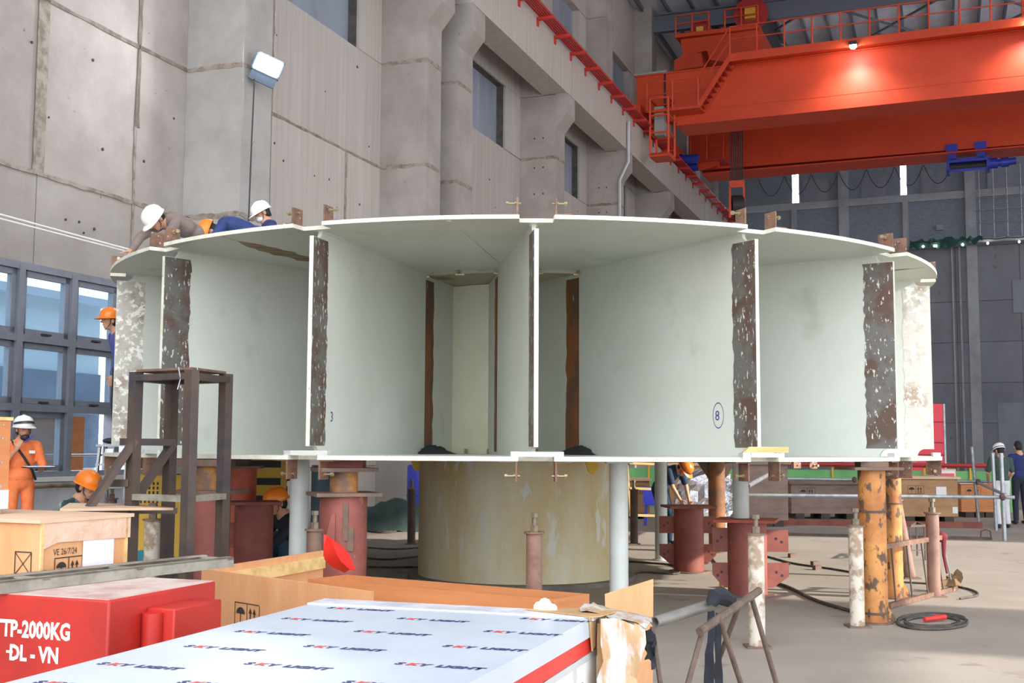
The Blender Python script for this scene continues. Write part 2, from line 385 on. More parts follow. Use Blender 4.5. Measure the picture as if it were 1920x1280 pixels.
zs = [0, .9, 2.92, 4.9, 6.92, 8.96, 11.7]
ts = [-.5, 3.5, 7.2, 10.4, 12.65, 15.6, 20, 26]
for i in range(len(ts) - 1):
    for j in range(len(zs) - 1):
        part('concrete_panel', MB().fbox(bw, ts[i] + .01, ts[i + 1] - .01, -.3, random.uniform(-.01, .01), zs[j] + .01, zs[j + 1] - .01), CONCF, wb)
part('wall_core', MB().fbox(bw, -.5, 26, -.5, -.15, 0, 11.7), BACK, wb)
holes = [(4.66, 5.0, 14.5, 16.5), (10.13, 10.42, 14.5, 16.55)]
br = MB()
br.fbox(bw, -.5, 26, -.45, -.1, 11.7, 14.18); br.fbox(bw, -.5, 26, -.45, -.1, 16.55, 20.4)
for a, b in ((-.5, 4.66), (5.0, 10.13), (10.42, 26)): br.fbox(bw, a, b, -.45, -.1, 14.18, 16.55)
br.fbox(bw, 4.66, 5, -.45, -.1, 14.18, 14.5).fbox(bw, 10.13, 10.42, -.45, -.1, 14.18, 14.5)
part('brick_infill', br, BRICK, wb)
for t in (.1, 7.3, 13.44, 20.5): part('column', MB().fbox(bw, t - .25, t + .25, -.3, .12, 0, 20.4), BEAMC, wb)
for t in (4.75, 10.34, 17): part('stub_column', MB().fbox(bw, t - .14, t + .14, -.3, .02, 11.7, 14.18), BEAMC, wb)
for z0, z1 in ((14.18, 14.56), (17.6, 18.0)):
    for a, b in ((.36, 7.04), (7.56, 13.18), (13.7, 20.24), (20.76, 26)): part('tie_beam', MB().fbox(bw, a, b, -.3, .03, z0, z1), BEAMC, wb)
part('pipe_run', MB().cyl(bw(12.5, .1, 0), bw(12.5, .1, 11.7), .05, n=8), BEAMC, wb); part('pipe_run', MB().cyl(bw(12.85, .1, 0), bw(12.85, .1, 11.7), .05, n=8), BEAMC, wb)
WN = 13
for (a, b, z0, z1) in [(5.23, 6.55, 14.58, 15.74), (8.22, 9.4, 14.58, 15.58), (11.15, 12.52, 14.58, 15.74), (14.25, 15.75, 14.58, 15.75)]:
    w = struct('window_%d' % WN, label='dull boarded window in the far brick wall'); WN += 1
    part('board', MB().fbox(bw, a, b, -.12, -.04, z0, z1), CLAD, w)
for (a, b, z0, z1) in holes:
    w = struct('window_%d' % WN, label='narrow bright daylight slot in the far brick wall'); WN += 1
    part('pane', MB().fbox(bw, a, b, -.3, -.28, z0, z1), emit('daylight_slot', (245, 248, 255), 9), w)
d = struct('door_1', label='dark grey steel door in the end wall'); part('door_leaf', MB().fbox(bw, 14.4, 17.4, 0, .06, 0, 3.9), CLAD, d)
d = struct('window_%d' % WN, label='grey duct opening in the end wall'); WN += 1
part('louvre_panel', MB().fbox(bw, 15.25, 17, 0, .05, 8.3, 9.9), CLAD, d)
# ---- right wall (mostly out of frame): open bays and blocks arranged to steer sun and daylight
wr = struct('wall_right', label='unseen concrete side wall on the right, openings laid out for the light')
WR = [(-11, -3, 6.5, 11), (-14, -11, 0, 11), (-3, 0, 0, 11), (9.4, 13, 0, 11), (-15, 13, 11, 20.2), (13, 16.5, 0, 5.5), (21.5, 49.5, 0, 5.5), (13, 49.5, 9.5, 11), (13, 49.5, 18.6, 20.2)]  # first block added to keep the sun off the left foreground
WR += [(13, 49.5, 5.5, 9.5)]  # lower openings filled to dim the far end
for k in range(7): WR += [(13 + k * 6.08, 15.9 + k * 6.08, 11, 18.6)]  # pier width set by how much daylight should reach the far end
for a, b, z0, z1 in WR:
    part('wall_block', MB().fbox(hall, a, b, 25.2, 25.6, z0, z1), CONC, wr)
# ---- roof
ROOFM = mat('roof_sheet', (232, 235, 246), .5, c2=(216, 220, 234), scale=1.2, rnd=.03)
STEEL = mat('roof_steel', (104, 108, 122), .6)
rf = struct('ceiling', label='ribbed grey metal roof on steel rafters')
o_ = -.4
while o_ < 25.6:
    part('roof_sheet', MB().fbox(hall, -15, 49.6, o_ - .02, o_ + 1.02, 20.2, 20.26), ROOFM, rf)
    o_ += 1.03
for k in range(24): part('purlin', MB().fbox(hall, 3, 49.5, .3 + k * 1.03, .4 + k * 1.03, 20.0, 20.19), STEEL, rf)
for s in (12.4, 20, 27.2, 34.3, 41.4, 48.4):
    mb = MB().fbox(hall, s - .14, s + .14, -.1, 25.4, 19.87, 19.93).fbox(hall, s - .02, s + .02, -.1, 25.4, 19.2, 19.87).fbox(hall, s - .14, s + .14, -.1, 25.4, 19.14, 19.2)
    part('rafter', mb, STEEL, rf)
for s0, s1 in ((34.3, 41.4), (41.4, 48.4)):
    for i in range(4):
        o0 = 2 + i * 5.5
        part('cross_brace', MB().bar(lw(s0, o0, 19.6), lw(s1, o0 + 5.5, 19.6), .08).bar(lw(s0, o0 + 5.5, 19.6), lw(s1, o0, 19.6), .08), STEEL, rf)
# ================================================================== WINDOW WALL
FRM = mat('window_frame_grey', (128, 132, 142), .45, c2=(118, 122, 132), scale=3)
GL = glass('window_glass', (225, 240, 250), .16)
w1 = struct('window_1', label='grey framed grid of tilt windows under the concrete wall')
ML = [-3.71, -2.67, -1.63, -.59, .45, 1.49, 2.53]; TR = [1.19, 2.12, 3.07, 4.06]
for s in ML[1:]: part('mullion', MB().fbox(hall, s - .055, s + .055, -.2, .02, 1.19, 4.06), FRM, w1)
for z in TR: part('transom', MB().fbox(hall, -3.4, 2.53, -.19, .012, z - .05, z + .05), FRM, w1)
part('sill', MB().fbox(hall, -3.4, 2.6, -.25, .1, 1.1, 1.16), mat('sill_white', (225, 222, 215), .8), w1)
for i in range(len(ML) - 1):
    for j in range(3):
        if i in (4, 5) and j == 0: continue            # the sashes of the lowest row are out here
        s0, s1, z0, z1 = max(ML[i], -3.4) + .06, ML[i + 1] - .06, TR[j] + .055, TR[j + 1] - .055
        f = MB().fbox(hall, s0, s1, -.1, -.03, z0, z0 + .08).fbox(hall, s0, s1, -.1, -.03, z1 - .08, z1).fbox(hall, s0, s0 + .08, -.1, -.03, z0, z1).fbox(hall, s1 - .08, s1, -.1, -.03, z0, z1)
        sash = part('sash', f, FRM, w1)
        part('pane', MB().fbox(hall, s0 + .07, s1 - .07, -.075, -.065, z0 + .07, z1 - .07), GL, sash)
        part('handle', MB().fbox(hall, (s0 + s1) / 2 - .08, (s0 + s1) / 2 + .08, -.03, .02, z0 + .01, z0 + .035), mat('handle_dark', (50, 54, 62), .4), sash)
# service pipe on the sill
solo('sill_pipe', MB().tube([lw(-3.3, .16, 1.03), lw(0, .17, 1.05), lw(1.5, .16, 1.02), lw(2.9, .15, 1.04)], .035, 8), mat('old_pipe', (150, 138, 122), .7, c2=(110, 98, 86), scale=5), 'old service pipe running below the window sill', 'pipe', lw(0, .16, 1.0))
# ---- outside the window
OUT = struct('ground_outside', MB().fbox(hall, -32, 40, -40, -.45, -.3, -.05), mat('yard', (205, 200, 192), .9, c2=(180, 172, 160)), label='pale yard outside the window')
bl = thing('neighbour_building', 'pale blue-white building seen through the windows', 'building', lw(0, -14, 0))
part('wall', MB().fbox(hall, -16, 18, -16, -14, -.05, 6.1), mat('pale_wall', (205, 222, 235), .8, c2=(190, 212, 228), scale=.6), bl)
part('dark_band', MB().fbox(hall, -16, 18, -14, -13.9, .9, 3.9), mat('shade_glass', (70, 92, 120), .3, c2=(96, 120, 150), scale=.7), bl)
part('parapet', MB().fbox(hall, -16.2, 18.2, -16, -13.7, 6.1, 6.35), mat('parapet', (170, 190, 210), .7), bl)
PLY = mat('plywood_orange', (206, 138, 88), .7, c2=(182, 112, 64), scale=1.6, lo=.3, hi=.75, stretch=(1, 1, 6), bump=.05)
PLYN = mat('plywood_light', (222, 168, 122), .7, c2=(206, 146, 98), scale=1.4, lo=.3, hi=.75, stretch=(5, 5, 1), bump=.05)
PLYP = mat('plywood_pale', (222, 190, 162), .75, c2=(205, 165, 132), scale=1.6, lo=.3, hi=.75, stretch=(1, 1, 5), bump=.05)
WOOD = mat('pine_batten', (226, 196, 138), .75, c2=(206, 170, 108), scale=2, stretch=(1, 6, 6))
c = thing('shipping_crate', 'orange plywood crate standing outside the lowest window opening', 'crate', lw(2.5, -2.2, 0))
part('box', MB().fbox(hall, -.5, 1.3, -3.2, -2.2, .02, 2.1), PLYP, c); part('batten', MB().fbox(hall, -.5, 1.3, -2.2, -2.14, .95, 1.05), WOOD, c); part('panel', MB().fbox(hall, 1.42, 3.4, -3.2, -2.2, 0.02, 2.1), PLY, c)
GALV = mat('galvanised_pipe', (168, 172, 176), .4, .6, c2=(140, 144, 150), scale=6)
solo('scaffold_post', MB().cyl(lw(1.75, -1.2, -.05), lw(1.75, -1.2, 2.25), .03).cyl(lw(-1, -1.2, 1.45), lw(3, -1.2, 1.45), .02), GALV, 'galvanised scaffold post and rail outside the window', 'scaffold', lw(1.75, -1.2, 0))
# ================================================================== ROTOR
RC = Vector((.0086 * 14.8, 14.8 * math.cos(.0086), 0)); RR = 4.96; RW = 4.88; PH0 = .0247; STEP = 2 * PI / 15
ZT1, ZT0, ZB0, ZB1 = 3.576, 3.540, 1.488, 1.526
AZ = .0086
def rp(phi, r, z):     # phi measured from the direction to the camera, positive to the right
    tx, ty, rx, ry = -math.sin(AZ), -math.cos(AZ), math.cos(AZ), -math.sin(AZ)
    return Vector((RC.x + r * (math.cos(phi) * tx + math.sin(phi) * rx), RC.y + r * (math.cos(phi) * ty + math.sin(phi) * ry), z))
PAINT = mat('rotor_paint', (202, 205, 196), .42, c2=(195, 198, 188), scale=.8, c3=(170, 172, 156), scale3=1.3, lo3=.62, hi3=.8, bump=.02, bscale=60, spec=.45)
PEDGE = mat('rotor_edge_paint', (226, 226, 212), .5, c2=(206, 204, 184), scale=6, c3=(150, 130, 112), scale3=14, lo3=.68, hi3=.75)
RUST = mat('bare_strip_rust', (98, 78, 68), .6, .25, c2=(112, 108, 104), scale=3.2, lo=.42, hi=.56, c3=(214, 216, 208), scale3=34, lo3=.615, hi3=.65, stretch3=(1, 1, .4), bump=.2, bscale=20)
RUST_LIT = mat('bare_strip_lit', (190, 184, 174), .45, .35, c2=(160, 140, 124), scale=3, lo=.5, hi=.64, c3=(236, 232, 222), scale3=14, lo3=.52, hi3=.6, bump=.2, bscale=20)  # paler copy of the strip rust with sunlight painted into its colour
RUSTI = mat('inner_rust', (136, 82, 48), .7, c2=(98, 74, 58), scale=4, lo=.42, hi=.58, stretch=(1, 1, .3), c3=(186, 180, 170), scale3=10, lo3=.68, hi3=.74)
HUBP = mat('hub_stained_paint', (214, 206, 178), .6, c2=(194, 172, 122), scale=1.1, lo=.36, hi=.66, stretch=(1.4, 1.4, .45), c3=(208, 206, 194), scale3=3.4, lo3=.6, hi3=.66, bump=.08, bscale=14)
HUBI = mat('hub_inner_paint', (204, 202, 178), .5, c2=(190, 180, 146), scale=1.2, lo=.4, hi=.7)
STAIN = mat('brown_stain', (110, 82, 56), .7, c2=(150, 128, 98), scale=5, lo=.4, hi=.6, stretch=(.6, 3, 1))
BRK = mat('bracket_rust', (140, 104, 84), .6, .3, c2=(108, 84, 72), scale=9, c3=(214, 204, 192), scale3=22, lo3=.66, hi3=.7)
BOLT = mat('bolt_steel', (176, 160, 128), .4, .7)
BARE = mat('machined_block', (206, 206, 208), .35, .5, c2=(226, 226, 226), scale=12)
rot = thing('rotor_spider', 'huge pale grey-green generator rotor spider of radial plates between two discs', 'rotor', RC)
def disc(z0, z1, rin, notch):
    pts = []
    for k in range(15):
        p = PH0 + k * STEP; w = .0303
        pts += [(p - w, RR), (p - w, RR - notch), (p + w, RR - notch), (p + w, RR)]
        for i in range(1, 8): pts.append((p + w + (STEP - 2 * w) * i / 8, RR))
    n = len(pts); vs = []
    for z in (z0, z1):
        vs += [rp(a, r, z) for a, r in pts]; vs += [rp(a, rin, z) for a, r in pts]
    q = 2 * n; fs = []
    for i in range(n):
        j = (i + 1) % n
        fs += [(i, j, q + j, q + i), (n + i, q + n + i, q + n + j, n + j), (i, n + i, n + j, j), (q + i, q + j, q + n + j, q + n + i)]
    return MB().add(vs, fs)
def disc_obj(name, z0, z1):
    o = part(name, disc(z0, z1, 1.2, .17), PAINT, rot); me = o.data; me.materials.append(PEDGE)
    for p in me.polygons:
        c = p.center + Vector(RC)
        if abs(p.normal.z) < .3 and (Vector((c.x, c.y, 0)) - RC).length > 4: p.material_index = 1
    return o
disc_obj('upper_disc', ZT0, ZT1); disc_obj('lower_disc', ZB0, ZB1)
# hub
part('hub_skirt', MB().lathe([(1.28, .05), (1.28, ZB0)], 64, RC), HUBP, rot)
part('hub_base_ring', MB().lathe([(1.28, .05), (1.41, .05), (1.41, .0), (1.2, 0)], 64, RC), mat('base_ring', (120, 112, 100), .7, c2=(96, 90, 84), scale=4), rot)
part('hub_barrel', MB().lathe([(1.28, ZB1), (1.28, 3.5)], 64, RC), HUBI, rot)
part('hub_top_ring', MB().lathe([(1.25, 3.505), (2.12, 3.505), (2.12, ZT0), (1.25, ZT0)], 64, RC, closed=True), mat('top_ring', (168, 162, 142), .5, c2=(130, 104, 72), scale=2.2, lo=.5, hi=.66), rot)
part('hub_lid', MB().lathe([(0, 3.6), (1.25, 3.6), (1.25, 3.5)], 48, RC), PAINT, rot)
for k in range(24):
    a = PH0 + STEP * (k - 6) * .5 + .06
    part('clip_bolt', MB().cyl(rp(a, 2.16, 3.5), rp(a, 2.16, 3.54), .025, n=6).obox(rp(a, 2.1, 3.496), (1, 0, 0), (0, 1, 0), (0, 0, 1), .05, .03, .008), BOLT, rot)
    part('hub_bolt', MB().cyl(rp(a + .05, 1.36, ZB1), rp(a + .05, 1.36, ZB1 + .06), .022, n=6), BOLT, rot)
# arms: plates set off the radius so they run tangent to a circle of .529 m
OFFS = .529
def arm(k):
    p = PH0 + k * STEP
    e = rp(p, RW, 0) - RC; e.z = 0
    th = math.asin(OFFS / RW)
    ph_in = p - (math.asin(OFFS / 1.27) - th)
    P0 = rp(p, RW, 0); P1 = rp(ph_in, 1.27, 0); L = (P1 - P0).length; d = (P1 - P0).normalized(); nrm = Vector((-d.y, d.x, 0))
    def fn(a, z, t): return P0 + d * a + nrm * t + Vector((0, 0, z))
    arc = lambda cx, cz, r, a0, a1: [(cx + r * math.cos(a0 + (a1 - a0) * i / 5), cz + r * math.sin(a0 + (a1 - a0) * i / 5)) for i in range(6)]
    poly = [(0, 1.607), (0, 3.47)] + [(.1, 3.47)] + [(.1 + .07 * math.sin(i * PI / 10), 3.47 + .07 * (1 - math.cos(i * PI / 10))) for i in range(1, 6)] + [(L, ZT0), (L, ZB1)] + \
           [(.1 + .08 * math.sin(i * PI / 10), 1.607 - .081 * (1 - math.cos(i * PI / 10))) for i in range(5, 0, -1)] + [(.1, 1.607)]
    o = part('arm_plate', MB().prism(poly, fn, -.019, .019), PAINT, rot); o.data.materials.append(PEDGE)
    for f in o.data.polygons:
        if abs(f.normal.dot(d)) > .8 and (f.center + Vector(RC) - P0).dot(d) < .05: f.material_index = 1
    rnd = random.Random(k); mt = RUST_LIT if k in (3, -3) else RUST  # outermost visible arms take the strip colour with light painted in
    for side in (-1, 1):
        w = [.30 + rnd.uniform(-.012, .012) for _ in range(36)]
        def strip(a0, ws, z0, z1, mtl, nm):
            pl = [(a0, z0)] + [(a0, z1)] + [(a0 + ws[len(ws) - 1 - i], z1 + (z0 - z1) * i / (len(ws) - 1)) for i in range(len(ws))]
            part(nm, MB().prism(pl, fn, side * .0185, side * .0205), mtl, o)
        if not (abs(k) > 4 and abs(k) < 12): strip(.004, w, 1.61, 3.465, mt, 'bare_strip')
        # inner weld strip
        w2 = [.25 + rnd.uniform(-.02, .02) for _ in range(20)]
        if abs(k) < 4: strip(L - .92, w2, ZB1 + .03, 3.46, RUSTI, 'weld_strip')
    # weld beads along the discs
    part('weld_bead', MB().bar(fn(.2, ZT0 - .006, .024), fn(L, ZT0 - .006, .024), .02, .014).bar(fn(.2, ZT0 - .006, -.024), fn(L, ZT0 - .006, -.024), .02, .014), PAINT, o)
    return fn
ARMF = {}
for k in range(-7, 8): ARMF[k] = arm(k)
# keeper blocks on the lower disc, brackets with jacking bolts above and below each notch
for k in range(-7, 8):
    p = PH0 + k * STEP
    if abs(k) < 5:
        for da, w in ((-.033, .1), (.0, .27), (.036, .11)):
            c = rp(p + da, RR - .06, ZB1 + .021); t = (rp(p + da + .01, RR, 0) - rp(p + da - .01, RR, 0)).normalized(); r = Vector((-t.y, t.x, 0))
            part('keeper_block', MB().obox(c, t, r, (0, 0, 1), w / 2, .045 - abs(da) * .3, .021), BARE if da else PAINT, rot)
    for sgn in (-1, 1):
        a = p + sgn * .0335; t = (rp(a + .01, RR, 0) - rp(a - .01, RR, 0)).normalized() * sgn; r = (rp(a, RR, 0) - RC).normalized()
        for z0, z1 in ((ZT1, ZT1 + .15), (ZB0 - .17, ZB0)):
            if abs(k) > 5 and z0 < 2: continue
            zm = (z0 + z1) / 2; b = part('bracket', MB().obox(rp(a, RR - .085, zm), t, r, (0, 0, 1), .007, .075, (z1 - z0) / 2).obox(rp(a, RR - .085, ZT1 + .006 if z0 > 2 else ZB0 - .006) + t * .06, t, r, (0, 0, 1), .07, .07, .006), BRK, rot)
            zb = z0 + .11 if z0 > 2 else z0 + .045
            q = rp(a, RR - .08, zb)
            part('jack_bolt', MB().cyl(q - t * .03, q + t * .09, .009, n=8).cyl(q + t * .075, q + t * .1, .019, n=6).cyl(q + t * .008, q + t * .025, .018, n=6), BOLT, b)
# stains under the upper disc and a radial seam
def blot(phi, r0, r1, z, w, seed, mt, name, skew=0):
    rnd = random.Random(seed); n = 18; A = []; B = []
    for i in range(n + 1):
        t = i / n; r = r0 + (r1 - r0) * t; ww = w * rnd.uniform(.5, 1.1) * (math.sin(PI * min(1, .12 + t)) ** .3)
        A.append((phi + skew * t - ww / r, r)); B.append((phi + skew * t + ww / r, r))
    mb = MB()
    for i in range(n): 
        q = [A[i], A[i + 1], B[i + 1], B[i]]; mb.hexa([rp(a, r, z - .002) for a, r in q] + [rp(a, r, z) for a, r in q])
    return part(name, mb, mt, rot)
part('radial_seam', MB().bar(rp(-.13, 4.9, ZT0 - .003), rp(-.09, 2.15, ZT0 - .003), .035, .008), PAINT, rot)
blot(-.73, 2.7, 4.93, ZT0 - .001, .15, 3, STAIN, 'rust_streak', .13)
blot(1.12, 3.6, 4.9, ZT0 - .001, .05, 5, STAIN, 'rust_streak', -.05)
# marker numbers on the arm plates
INK = mat('marker_ink', (60, 66, 120), .8)
def on_arm(k, a, z, side): 
    fn = ARMF[k]; return lambda x, y: fn(a + (-x if side < 0 else x), z + y, side * .0215)
text_mesh('3', .13, INK, rot, 'marker_number', on_arm(-1, .42, 1.83, -1) if False else (lambda x, y: ARMF[-1](.40 + x, 1.83 + y, -.0215)))
text_mesh('8', .13, INK, rot, 'marker_number', lambda x, y: ARMF[1](.56 - x, 1.86 + y, .0215))
ring = MB()
for i in range(20):
    a, b = 2 * PI * i / 20, 2 * PI * (i + 1) / 20
    g = lambda t, r: ARMF[1](.515 + .075 * r * math.cos(t), 1.905 + .12 * r * math.sin(t), .0215)
    ring.add([g(a, 1), g(b, 1), g(b, .93), g(a, .93)], [(0, 1, 2, 3)])
part('marker_ring', ring, INK, rot)
# two black rags lying on the lower disc by the hub
RAG = mat('black_rag', (34, 34, 38), .9, bump=.4, bscale=14)
for (px, py, lb) in ((812, 845, 'left'), (1085, 850, 'right')):
    d = ray(px, py); Yr = 12.9 if px < 900 else 12.6; q = at(px, py, Yr); q.z = ZB1
    rnd = random.Random(px); mb = MB(); n, mm = 14, 6; vs = [q + Vector((0, 0, .1))]
    for j in range(1, mm + 1):
        for i in range(n):
            a = 2 * PI * i / n; r = .24 * j / mm * rnd.uniform(.8, 1.15); vs.append(q + Vector((r * math.cos(a) * 1.1, r * math.sin(a) * .7, max(.004, .1 * (1 - (j / mm) ** 1.3) * rnd.uniform(.75, 1.2)))))
    fs = [(0, 1 + i, 1 + (i + 1) % n) for i in range(n)] + [(1 + j * n + i, 1 + (j + 1) * n + i, 1 + (j + 1) * n + (i + 1) % n, 1 + j * n + (i + 1) % n) for j in range(mm - 1) for i in range(n)]
    fs.append(tuple(1 + (mm - 1) * n + i for i in range(n)))
    solo('rag', MB().add(vs, fs), RAG, 'crumpled black rag at the foot of the %s rusty strip inside the rotor' % ('narrow left' if px < 900 else 'broad'), 'rag', q)
solo('wood_block', MB().prism([(-.14, 0), (.0, 0), (.26, 0), (.26, .05), (.05, .05), (-.08, .05)], lambda a, b, t: rp(PH0 + STEP, RR - .1, ZB1 + .043) + Vector((a, t, b)), -.04, .04), WOOD, 'small pine offcut lying on the keeper blocks at the rotor edge', 'wood block', rp(PH0 + STEP, RR - .1, ZB1 + .043))
# ================================================================== OVERHEAD CRANE
ORG = mat('crane_orange', (208, 70, 34), .5, c2=(198, 64, 31), scale=.8, spec=.4)
ORGD = mat('crane_red', (170, 40, 40), .5)
BLK = mat('rope_black', (44, 42, 46), .6)
BLUE = mat('hoist_blue', (40, 58, 170), .45)
GRYB = mat('cabinet_grey', (150, 152, 150), .5)
G1 = at(1268, 234, 43.6); G1.z = 0; G2 = at(1400, 318, 50.8); G2.z = 0
def g1(t, o, z): return G1 + BU * t + BN * o + Vector((0, 0, z))
def g2(t, o, z): return G2 + BU * t + BN * o + Vector((0, 0, z))
def rail_run(fn, t0, t1, o, z, h=1.05, n=None, w=.035):
    mb = MB(); n = n or max(1, round((t1 - t0) / 1.0))
    return [MB().bar(fn(t0 + (t1 - t0) * i / n, o, z), fn(t0 + (t1 - t0) * i / n, o, z + h), w + .015) for i in range(n + 1)], [MB().bar(fn(t0, o, z + q), fn(t1, o, z + q), w) for q in (h, h * .55)]
cr = thing('overhead_crane', 'orange double girder overhead travelling crane spanning the hall', 'crane', g1(0, 0, 13.7))
part('girder', MB().prism([(-1.56, 14.5), (-.6, 14.3), (.1, 13.83), (21, 13.83), (21, 15.85), (-1.56, 15.85)], lambda a, b, t: g1(a, t, b), -1.5, 0), ORG, cr)
part('girder_flange', MB().fbox(g1, 0, 21, -1.55, .05, 13.78, 13.84), ORG, cr); part('girder_flange', MB().fbox(g1, -1.6, 21, -1.55, .05, 15.85, 15.9), ORG, cr)
part('girder_weld', MB().fbox(g1, .2, 21, 0, .012, 14.3, 14.32), ORG, cr)
part('cap_plate', MB().fbox(g1, -1.65, -.35, -1.6, .08, 15.9, 15.98), GRYB, cr)
part('girder', MB().prism([(-2.6, 14.6), (-2.1, 14.0), (21, 13.85), (21, 16), (-2.6, 16)], lambda a, b, t: g2(a, t, b), -1.5, 0), ORG, cr)
part('girder_flange', MB().fbox(g2, -2, 21, -1.55, .05, 13.8, 13.86), ORG, cr)
# end carriage on the left rail
for (a, b) in ((29.2, 38.6),):
    part('end_carriage', MB().fbox(hall, a, b, .95, 1.4, 13.95, 14.6), ORG, cr)
    for s in (29.7, 30.9, 36.9, 38.1): part('wheel', MB().cyl(lw(s, 1.05, 13.95), lw(s, 1.25, 13.95), .27, n=20), ORGD, cr)
for s, z in ((37.3, 14.0), (36.3, 14.1)): part('travel_motor', MB().cyl(lw(s, 1.5, z), lw(s, 2.2, z), .2, n=14).cyl(lw(s, 1.4, z), lw(s, 1.55, z), .25, n=14), BLUE, cr)
# upper walkway, railing, stair, lower landing, cage
part('walkway', MB().fbox(g1, 2.2, 21, 0, .85, 15.92, 15.97).fbox(g1, 2.2, 21, .82, .86, 15.75, 16.05), ORG, cr)
P, Rr = rail_run(g1, 2.25, 21, .84, 16.0)
for q in P: part('rail_post', q, ORG, cr)
for q in Rr: part('hand_rail', q, ORG, cr)
part('landing', MB().fbox(g1, -.9, 1.1, 0, .85, 14.15, 14.25), ORG, cr)
P, Rr = rail_run(g1, -.9, 1.05, .84, 14.25, n=2)
for q in P: part('rail_post', q, ORG, cr)
for q in Rr: part('hand_rail', q, ORG, cr)
part('stair_stringer', MB().bar(g1(1.05, .8, 14.2), g1(2.25, .8, 15.95), .05, .16), ORG, cr); part('stair_stringer', MB().bar(g1(1.05, .1, 14.2), g1(2.25, .1, 15.95), .05, .16), ORG, cr)
for i in range(9):
    t = i / 8.5; part('stair_tread', MB().fbox(g1, 1.0 + 1.2 * t, 1.18 + 1.2 * t, .1, .8, 14.27 + 1.66 * t, 14.3 + 1.66 * t), ORGD, cr)
for q in (1.05, .55): part('stair_rail', MB().bar(g1(1.05, .84, 14.25 + q), g1(2.25, .84, 16.0 + q), .035), ORG, cr)
for t in (-.72, -.02):
    for o in (.2, 1.1): part('cage_post', MB().bar(g1(t, o, 12.5), g1(t, o, 14.6), .07), ORG, cr)
for z in (12.5, 13.3, 13.95, 14.6):
    part('cage_rail', MB().bar(g1(-.72, .2, z), g1(-.02, .2, z), .06).bar(g1(-.72, 1.1, z), g1(-.02, 1.1, z), .06).bar(g1(-.72, .2, z), g1(-.72, 1.1, z), .06).bar(g1(-.02, .2, z), g1(-.02, 1.1, z), .06), ORG, cr)
part('cage_floor', MB().fbox(g1, -.75, .01, .17, 1.13, 12.38, 12.52), ORG, cr)
part('cage_cabinet', MB().fbox(g1, -.66, -.3, .3, .7, 13.3, 14.4), GRYB, cr)
part('black_cable', MB().tube([g1(-.42, .04, 15.85), g1(-.42, .04, 14.6), g1(-.5, .3, 13.6)], .04, 6), BLK, cr)
# platform on the far girder
part('service_platform', MB().prism([(-2.3, 14.1), (-.75, 14.1), (-.75, 14.2), (-2.3, 14.2)], lambda a, b, t: g2(a, t, b), 0, 1.1), ORGD, cr)
part('platform_gusset', MB().prism([(-2.0, 14.1), (-1.0, 14.1), (-1.0, 13.8), (-1.15, 13.9), (-1.9, 13.75)], lambda a, b, t: g2(a, t, b), .9, 1.0), ORG, cr)
P, Rr = rail_run(g2, -2.25, -.8, 1.05, 14.2, n=2, w=.04)
for q in P: part('rail_post', q, ORG, cr)
for q in Rr: part('hand_rail', q, ORG, cr)
# trolley with two rope drums
TP = at(1350, 100, 46.5); TP.z = 0
def tr(t, o, z): return TP + BU * t + BN * o + Vector((0, 0, z))
def tpx(px, py, o=0): return bwp(px, py, TP, o)
part('trolley_frame', MB().prism([tpx(*q) for q in ((1276, 74), (1426, 55), (1428, 62), (1440, 107), (1375, 118), (1330, 112), (1326, 95), (1308, 98), (1300, 112), (1282, 112))], lambda a, b, t: tr(a, t, b), -4, 0), ORG, cr)
part('trolley_deck', MB().prism([tpx(*q) for q in ((1268, 66), (1424, 47), (1424, 55), (1268, 73))], lambda a, b, t: tr(a, t, b), -4, .15), ORG, cr)
part('gear_housing', MB().prism([tpx(*q) for q in ((1268, 117), (1284, 107), (1318, 103), (1322, 128), (1268, 137))], lambda a, b, t: tr(a, t, b), -1, .3), ORG, cr)
for (px0, px1, y0, y1) in ((1268, 1330, 66, 57), (1360, 1422, 53, 46)):
    (a, za), (b, zb) = tpx(px0, y0), tpx(px1, y1)
    fnr = lambda t, o, z: tr(t, o, z)
    P, Rr = rail_run(fnr, a, b, .1, (za + zb) / 2, h=.75, n=2, w=.05)
    for q in P: part('rail_post', q, ORG, cr)
    for q in Rr: part('hand_rail', q, ORG, cr)
for (px, py, rpx, L, k) in ((1405, 22, 33, 6.6, 0), (1311, 56, 22, 3.4, 1)):
    a, z = tpx(px, py); c = tr(a, -.3, z); r = rpx * 46.5 / 2200
    dm = part('rope_drum', MB().cyl(c, c + LU * L, r * .9, n=28), BLK, cr)
    part('drum_flange', MB().cyl(c - LU * .05, c + LU * .06, r, n=32), ORGD, dm)
    part('brake_box', MB().obox(c - LU * .15 + Vector((0, 0, 0)), BU, BN, (0, 0, 1), r * .3, .1, r * .35), mat('yellow_box', (226, 170, 50), .5), dm)
